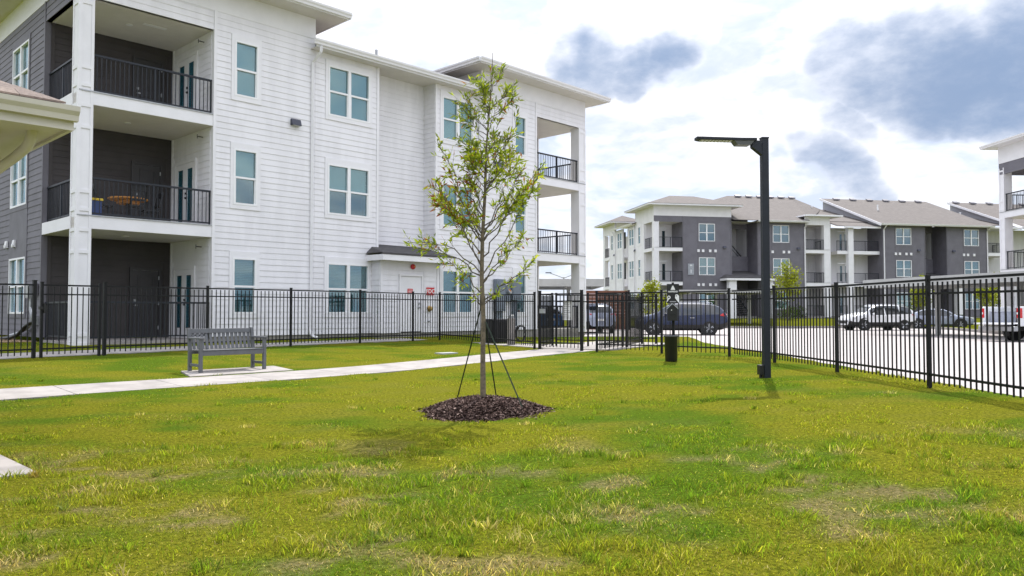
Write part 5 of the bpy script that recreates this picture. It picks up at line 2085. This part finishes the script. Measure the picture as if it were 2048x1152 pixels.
for (x, y, sx, sy, sz, m, lab) in ((-.55, .45, .30, .35, .42, CBOX, 'pale grey crate in the pickup bed by the tail light'), (.25, -.3, .45, .45, .55, BLACKP, 'black box in the middle of the pickup bed'),
                                   (.95, .35, .4, .4, .68, mat('brown_box', (.11, .08, .06), .7), 'brown box behind the crate in the pickup bed')):
    c_, s_ = math.cos(R(8)), math.sin(R(8))
    o = empty('crate', (21.0 + x * c_ - y * s_, 32.15 + x * s_ + y * c_, .125 + .762), R(8), lab, 'crate', 'load in the pickup bed')
    MB().box(-sx, sx, -sy, sy, 0, sz).build('box', m, o, bevel=.02)
    MB().box(-sx - .01, sx + .01, -sy - .01, sy + .01, sz, sz + .04).build('lid', m, o, bevel=.01)

# ------------------------------------------------------------------ carports, utility things, far lights
ALU = mat('carport_metal', (.42, .43, .42), .5, metal=.2, var=.12, vscale=1.5)
ALUD = mat('carport_deck', (.22, .225, .22), .6, metal=.2, var=.15, vscale=1.5)


def carport(x, y, rz, L, Dp, z, th, label, n=3):
    r_ = empty('carport', (x, y, .125), rz, label, 'carport', 'carports in the car park')
    f = MB()
    f.box(0, L, 0, .10, z - th, z)
    f.box(0, L, Dp - .1, Dp, z - th, z)
    f.box(0, .10, .1, Dp - .1, z - th, z)
    f.box(L - .1, L, .1, Dp - .1, z - th, z)
    f.build('fascia', ALU, r_)
    MB().box(.1, L - .1, .1, Dp - .1, z - .12, z - .06).build('canopy', ALUD, r_)
    for k in range(n):
        px = L * (k + .5) / n
        MB().box(px - .1, px + .1, Dp * .5 - .1, Dp * .5 + .1, -.1, z - .14).build('post', ALU, r_)
        MB().box(px - .07, px + .07, .12, Dp - .12, z - .32, z - .13).build('beam', ALU, r_)


carport(-9.0, 43.6, R(0), 14.15, 6.5, 3.05, .42, 'grey flat carport roof seen beyond the right balcony tower', 4)
carport(12.6, 61.0, R(4), 8.4, 5.0, 2.95, .22, 'thin pale carport roof before the grey tower', 3)
carport(19.3, 43.0, R(-76), 15.0, 5.2, 2.95, .45, 'grey carport roof stretching towards the white corner tower', 3)
be = empty('brick_enclosure', (4.9, 52.5, .1), R(8), 'red brown boarded enclosure under the carport edge', 'enclosure')
for k in range(12):
    MB().box(0, 3.0, 0, .12, .05 + k * .22, .255 + k * .22).build('plank', BRICK, be)
MB().box(-.1, 0, -.04, .2, 0, 2.72).build('post', FENCE, be)
MB().box(3.0, 3.1, -.04, .2, 0, 2.72).build('post', FENCE, be)
ub = empty('utility_box', (32.9, 59.0, .27), R(5), 'olive green utility transformer box on the verge', 'utility box')
MB().box(-.95, .95, -.5, .5, 0, .82).build('cabinet', GREENBOX, ub, bevel=.03)
MB().box(-.98, .98, -.53, .53, .82, .88).build('lid', GREENBOX, ub, bevel=.02)
MB().box(-.12, .12, -.515, -.501, .45, .68).build('warning_plate', SIGNW, ub)
tlp = empty('street_lamp', (4.9, 74, .3), 0, 'distant twin arm street lamp above the carport roof', 'street lamp')
MB().tube([(0, 0, 0), (0, 0, 4.35)], .07, 8).build('post', GALV, tlp)
for s_ in (-1, 1):
    MB().tube([(0, 0, 4.25), (s_ * .5, 0, 4.45), (s_ * 1.25, 0, 4.72)], .045, 6).build('arm', GALV, tlp)
    MB().box(s_ * 1.45 - .28, s_ * 1.45 + .28, -.12, .12, 4.72, 4.80).build('lamp_head', POLE, tlp)

# things by the meter wall behind the fence
ac = empty('pump_housing', (-.45, 25.2, gzf(-.45, 25.2)), R(30), 'squat black ribbed housing behind the fence below the meter cabinets', 'housing')
MB().box(-.38, .38, -.36, .36, -.05, .70).build('casing', BLACKP, ac, bevel=.03)
MB().box(-.40, .40, -.38, .38, .70, .74).build('lid', mat('dark_grey_lid', (.07, .07, .075), .5), ac)
for k in range(7):
    MB().box(-.33 + k * .11 - .02, -.33 + k * .11 + .02, -.375, -.361, .08, .62).build('rib', BLACKP, ac)
ped = empty('drinking_fountain', (-.02, 23.75, gzf(-.02, 23.75)), R(20), 'pale concrete pedestal with a tap behind the fence', 'pedestal')
MB().box(-.10, .10, -.10, .10, -.05, .80).build('pillar', CONC, ped, bevel=.01)
MB().box(-.065, .065, -.065, .065, .80, .90).build('tap_block', GALV, ped, bevel=.01)
MB().tube([(.10, 0, .55), (.16, 0, .55), (.18, 0, .50)], .018, 6).build('tap', GALV, ped)
hs = MB()
pts = []
for k in range(110):
    t = k / 110 * 2 * math.pi * 5
    rr2 = .20 + .02 * math.sin(k * .7)
    pts.append((.28 + .045 * math.sin(k * .31) + rr2 * .55 * math.cos(t), .10 * math.sin(k * .23), .33 + rr2 * 1.2 * math.sin(t) + .02 * math.sin(k)))
hs.tube(pts, .011, 5)
hs.tube([pts[-1], (.3, -.1, .04), (.6, -.15, .02), (.75, .0, .02), (.55, .12, .02), (.35, .05, .02)], .011, 5)
hso = hs.build('garden_hose', BLACKP, smooth=True)
hso.location = (-.02, 23.75, gzf(-.02, 23.75) + .01)
tag(hso, 'black coiled garden hose hanging beside the pale pedestal', 'hose')
vb = MB()
vb.box(-.24, .24, -.16, .16, -.05, .022)
vbo = vb.build('valve_box_lid', mat('pale_lid', (.32, .34, .33), .6, var=.1))
vbo.location = (-1.62, 19.35, gzf(-1.62, 19.35) + .012)
vbo.rotation_euler = (0, 0, R(40))
tag(vbo, 'pale grey valve box lid set in the grass beside the path', 'lid')
# gravel strip at the foot of the charcoal wall
N = 2500
gs_, gt_ = -.40 - rng.random(N) * .9, 3.0 + rng.random(N) * 6
P = QW[None] + U[None] * gs_[:, None] + V[None] * gt_[:, None]
zc_ = gz(P[:, 0], P[:, 1]) + .01
rad = .012 + rng.random(N) * .022
oct_ = np.array([[1, 0, 0], [-1, 0, 0], [0, 1, 0], [0, -1, 0], [0, 0, .7], [0, 0, -.7]])
fc = np.array([[0, 2, 4], [2, 1, 4], [1, 3, 4], [3, 0, 4], [2, 0, 5], [1, 2, 5], [3, 1, 5], [0, 3, 5]])
vv = np.stack([P[:, 0], P[:, 1], zc_], 1)[:, None, :] + oct_[None] * rad[:, None, None] * (1 + .4 * rng.random((N, 6, 1)))
ff_ = (np.arange(N) * 6)[:, None, None] + fc[None]
gcol_ = np.array([.30, .22, .14]) * (.5 + .9 * rng.random((N, 1)))
gro = np_mesh('gravel', vv.reshape(-1, 3), ff_.reshape(-1), np.full(N * 8, 3), MUL, col=np.repeat(gcol_, 6, 0))
tag(gro, 'strip of tan gravel at the foot of the charcoal wall', 'gravel', kind='stuff')

# ------------------------------------------------------------------ pavilion corner at the left
tip = np.array([-3.6045, 6.40])
pv = empty('pavilion', (float(tip[0]), float(tip[1]), 0), AW, 'cream pavilion roof corner with shingles, gutter and elbow downspout above the patio', 'pavilion')
# local: x back along the gutter is negative, y into the pavilion is positive; the tip is at the origin
EZ = 2.90
rp = MB()
rp.poly([(-6, .10, EZ + .12), (-.10, .10, EZ + .12), (-.10, 6, EZ + .12), (-3.0, 3.0, EZ + 1.15), (-6, 3.0, EZ + 1.15)])
rp = MB()
rp.slab([(-6, .05, EZ + .115), (-.05, .05, EZ + .115), (-3.0, 3.0, EZ + 1.48), (-6, 3.0, EZ + 1.48)], .03)
rp.slab([(-.05, .05, EZ + .115), (-.05, 6, EZ + .115), (-3.0, 6, EZ + 1.48), (-3.0, 3.0, EZ + 1.48)], .03)
pro = rp.build('roof', SHING, pv, uvz=True)
# first courses of shingles as pieces
SHM = [mat('shingle_tan', (.22, .17, .14), .9, var=.3, vscale=30, bump=.5, bscale=200), mat('shingle_brown', (.17, .13, .11), .9, var=.3, vscale=30, bump=.5, bscale=200)]
sl_ = (1.48 - .115) / 2.95
for row in range(5):
    y0 = .03 + row * .14
    xx = -.06 - row * .14
    while xx > -3.2:
        w_ = random.uniform(.24, .36)
        z0 = EZ + .118 + (y0 - .05) * sl_ + .006 * 1
        z1 = z0 + .16 * sl_
        mb = MB()
        a0_, a1_ = xx - w_ + .004, xx
        mb.prism([(a0_, y0, z0), (a1_, y0, z0), (min(a1_, -.06 - row * .14 - .15) if xx > -.2 - row * .14 else a1_, y0 + .155, z1), (a0_, y0 + .155, z1)], (0, 0, .012 + random.uniform(0, .004)))
        mb.build('shingle', random.choice(SHM), pro)
        xx -= w_
gutter(pro, ((0, .02), (1, 0), (0, -1)), -6, .02, EZ + .085, CREAM, k=.72)
fa = MB()
fa.box(-6, .0, .02, .05, EZ - .10, EZ + .09)
fa.box(-.03, .0, .05, 6, EZ - .10, EZ + .09)
fa.build('fascia', CREAM, pro)
sf = MB()
sf.box(-6, -.03, .05, .50, EZ - .075, EZ - .055)
sf.box(-.50, -.03, .50, 6, EZ - .075, EZ - .055)
sf.build('soffit', CREAM, pro)
bmm = MB()
bmm.box(-6, -.42, .50, .66, EZ - .26, EZ - .076)
bmm.box(-.56, -.42, .66, 6, EZ - .26, EZ - .076)
bmm.build('beam', CREAM, pv)
MB().box(-6, -.5, .62, 6, EZ - .12, EZ - .10).build('ceiling', mat('cedar_ceiling', (.38, .29, .20), .6, var=.2, vscale=5), pv)
for (px_, py_) in ((-5.2, .52), (-5.2, 5.0)):
    MB().box(px_ - .1, px_ + .1, py_ - .1, py_ + .1, .06, EZ - .30).build('post', CREAM, pv)
ds = MB()
ds.tube([(-.20, .40, EZ - .05), (-.20, .42, EZ - .12), (-.21, .52, EZ - .19), (-.23, .75, EZ - .24), (-.24, 1.2, EZ - .28), (-.25, 2.0, EZ - .34), (-.25, 5, EZ - .5)], .045, 12)
ds.build('downspout', CREAM, pv, smooth=True)

# ------------------------------------------------------------------ grass
def grass(name, d0, d1, dens, hmin, hmax, wid, seg, seed, tufts=0):
    g_ = np.random.default_rng(seed)
    k = .655 * 1.22
    area = k * (d1 * d1 - d0 * d0)
    n = int(area * dens)
    y = np.sqrt(g_.random(n) * (d1 * d1 - d0 * d0) + d0 * d0)
    x = (g_.random(n) * 2 - 1) * k * y
    if tufts:                                        # coarse weedy clumps
        ctr = g_.integers(0, n, tufts)
        who = g_.integers(0, tufts, n)
        rad_ = g_.uniform(.02, .09, tufts)[who]
        x, y = x[ctr][who] + g_.normal(0, 1, n) * rad_, y[ctr][who] + g_.normal(0, 1, n) * rad_ * .8
        tone = g_.random(tufts)[who]
    ok = np.ones(n, bool)
    for poly in (PATHPOLY, PAD, SLABPOLY, WALK, VEST, LOT):
        ok &= ~inpoly(x, y, poly)
    _, mr_ = mulch_h(x, y)
    ok &= mr_ > 1.0
    st_ = (x - QW[0]) * U[0] + (y - QW[1]) * U[1]
    tt_ = (x - QW[0]) * V[0] + (y - QW[1]) * V[1]
    ok &= ~((tt_ > -.06) & (st_ > -.4)) & ~((st_ > -1.3) & (tt_ > 2.7))
    ok &= x < 6.92
    lc, s, k_ = lawn_colour(x, y)
    ok &= g_.random(n) > s * .55
    x, y, lc, s, k_ = x[ok], y[ok], lc[ok], s[ok], k_[ok]
    if tufts:
        tone = tone[ok]
    n = len(x)
    z = gz(x, y) - .004 + (fbm(x * 2.2, y * 2.2, 5, 3) - .5) * .035
    tuft = fbm(x * 2.6, y * 2.6, 77, 4)
    tall = .42 + 1.35 * sstep(tuft, .50, .72)
    near = sstep(-y, -8.5, -4.8)
    h = (hmin + (hmax - hmin) * g_.random(n)) * (tall * (.55 + .38 * near))
    h *= 1 - .35 * s
    if tufts:
        h = hmin + (hmax - hmin) * g_.random(n) ** 1.3
    w_ = wid * (.7 + .6 * g_.random(n))
    yaw = g_.random(n) * 2 * math.pi
    lean = g_.uniform(.15, 1.15, n) + .35 * near * g_.random(n) + s * .5
    ld = g_.random(n) * 2 * math.pi
    dx_, dy_ = np.cos(ld) * h * lean, np.sin(ld) * h * lean
    sx, sy = np.cos(yaw) * w_, np.sin(yaw) * w_
    b0 = np.stack([x - sx, y - sy, z], 1)
    b1 = np.stack([x + sx, y + sy, z], 1)
    tip_ = np.stack([x + dx_, y + dy_, z + h * (1 - .25 * np.clip(lean - .6, 0, 1))], 1)
    pal_ = np.array([[.104, .188, .018], [.178, .232, .021], [.254, .254, .030], [.56, .45, .22], [.32, .21, .09]])
    u_ = g_.random(n)
    pick = np.where(u_ < .34 - .2 * k_, 0, np.where(u_ < .72 - .35 * k_, 1, 2))
    pick = np.where(g_.random(n) < s * .75 + .04 + .06 * near, np.where(g_.random(n) < .7, 3, 4), pick)
    if tufts:
        pick = np.where(tone < .55, 0, np.where(tone < .93, 1, np.where(tone < .98, 3, 4)))
        pick = np.where(g_.random(n) < .15, 2, pick)
        tall = tall * 0 + 1
    c_ = pal_[pick] * .60 + lc * .42
    c_ *= (.62 + 1.0 * g_.random((n, 1)) ** 1.5)
    if seg == 2:
        mid = np.stack([x + dx_ * .38, y + dy_ * .38, z + h * .62], 1)
        m0 = mid - np.stack([sx, sy, sx * 0], 1) * .8
        m1 = mid + np.stack([sx, sy, sx * 0], 1) * .8
        v = np.stack([b0, b1, m1, m0, tip_], 1).reshape(-1, 3)
        base_ = (np.arange(n) * 5)[:, None]
        fl = np.concatenate([base_ + [0, 1, 2, 3], base_ + [3, 2, 4]], 1).reshape(-1)
        sz = np.tile([4, 3], n)
        col = np.repeat(c_, 5, 0)
    else:
        v = np.stack([b0, b1, tip_], 1).reshape(-1, 3)
        fl = np.arange(n * 3)
        sz = np.full(n, 3)
        col = np.repeat(c_, 3, 0)
    o = np_mesh(name, v, fl, sz, BLADE, parent=ground, col=col)
    return tag(o, kind='stuff')


grass('grass', 2.9, 5.2, 5200, .020, .055, .0022, 2, 1)
grass('grass', 5.2, 8.0, 3000, .018, .045, .0027, 2, 2)
grass('grass', 8.0, 13.0, 1300, .014, .036, .0038, 2, 3)
grass('grass', 13.0, 20.0, 520, .014, .034, .006, 1, 4)
grass('grass', 20.0, 30.0, 160, .016, .036, .010, 1, 5)
grass('grass_clumps', 3.0, 7.2, 420, .03, .085, .0030, 2, 11, tufts=330)
grass('grass_clumps', 7.2, 14.0, 38, .025, .06, .0042, 2, 12, tufts=130)
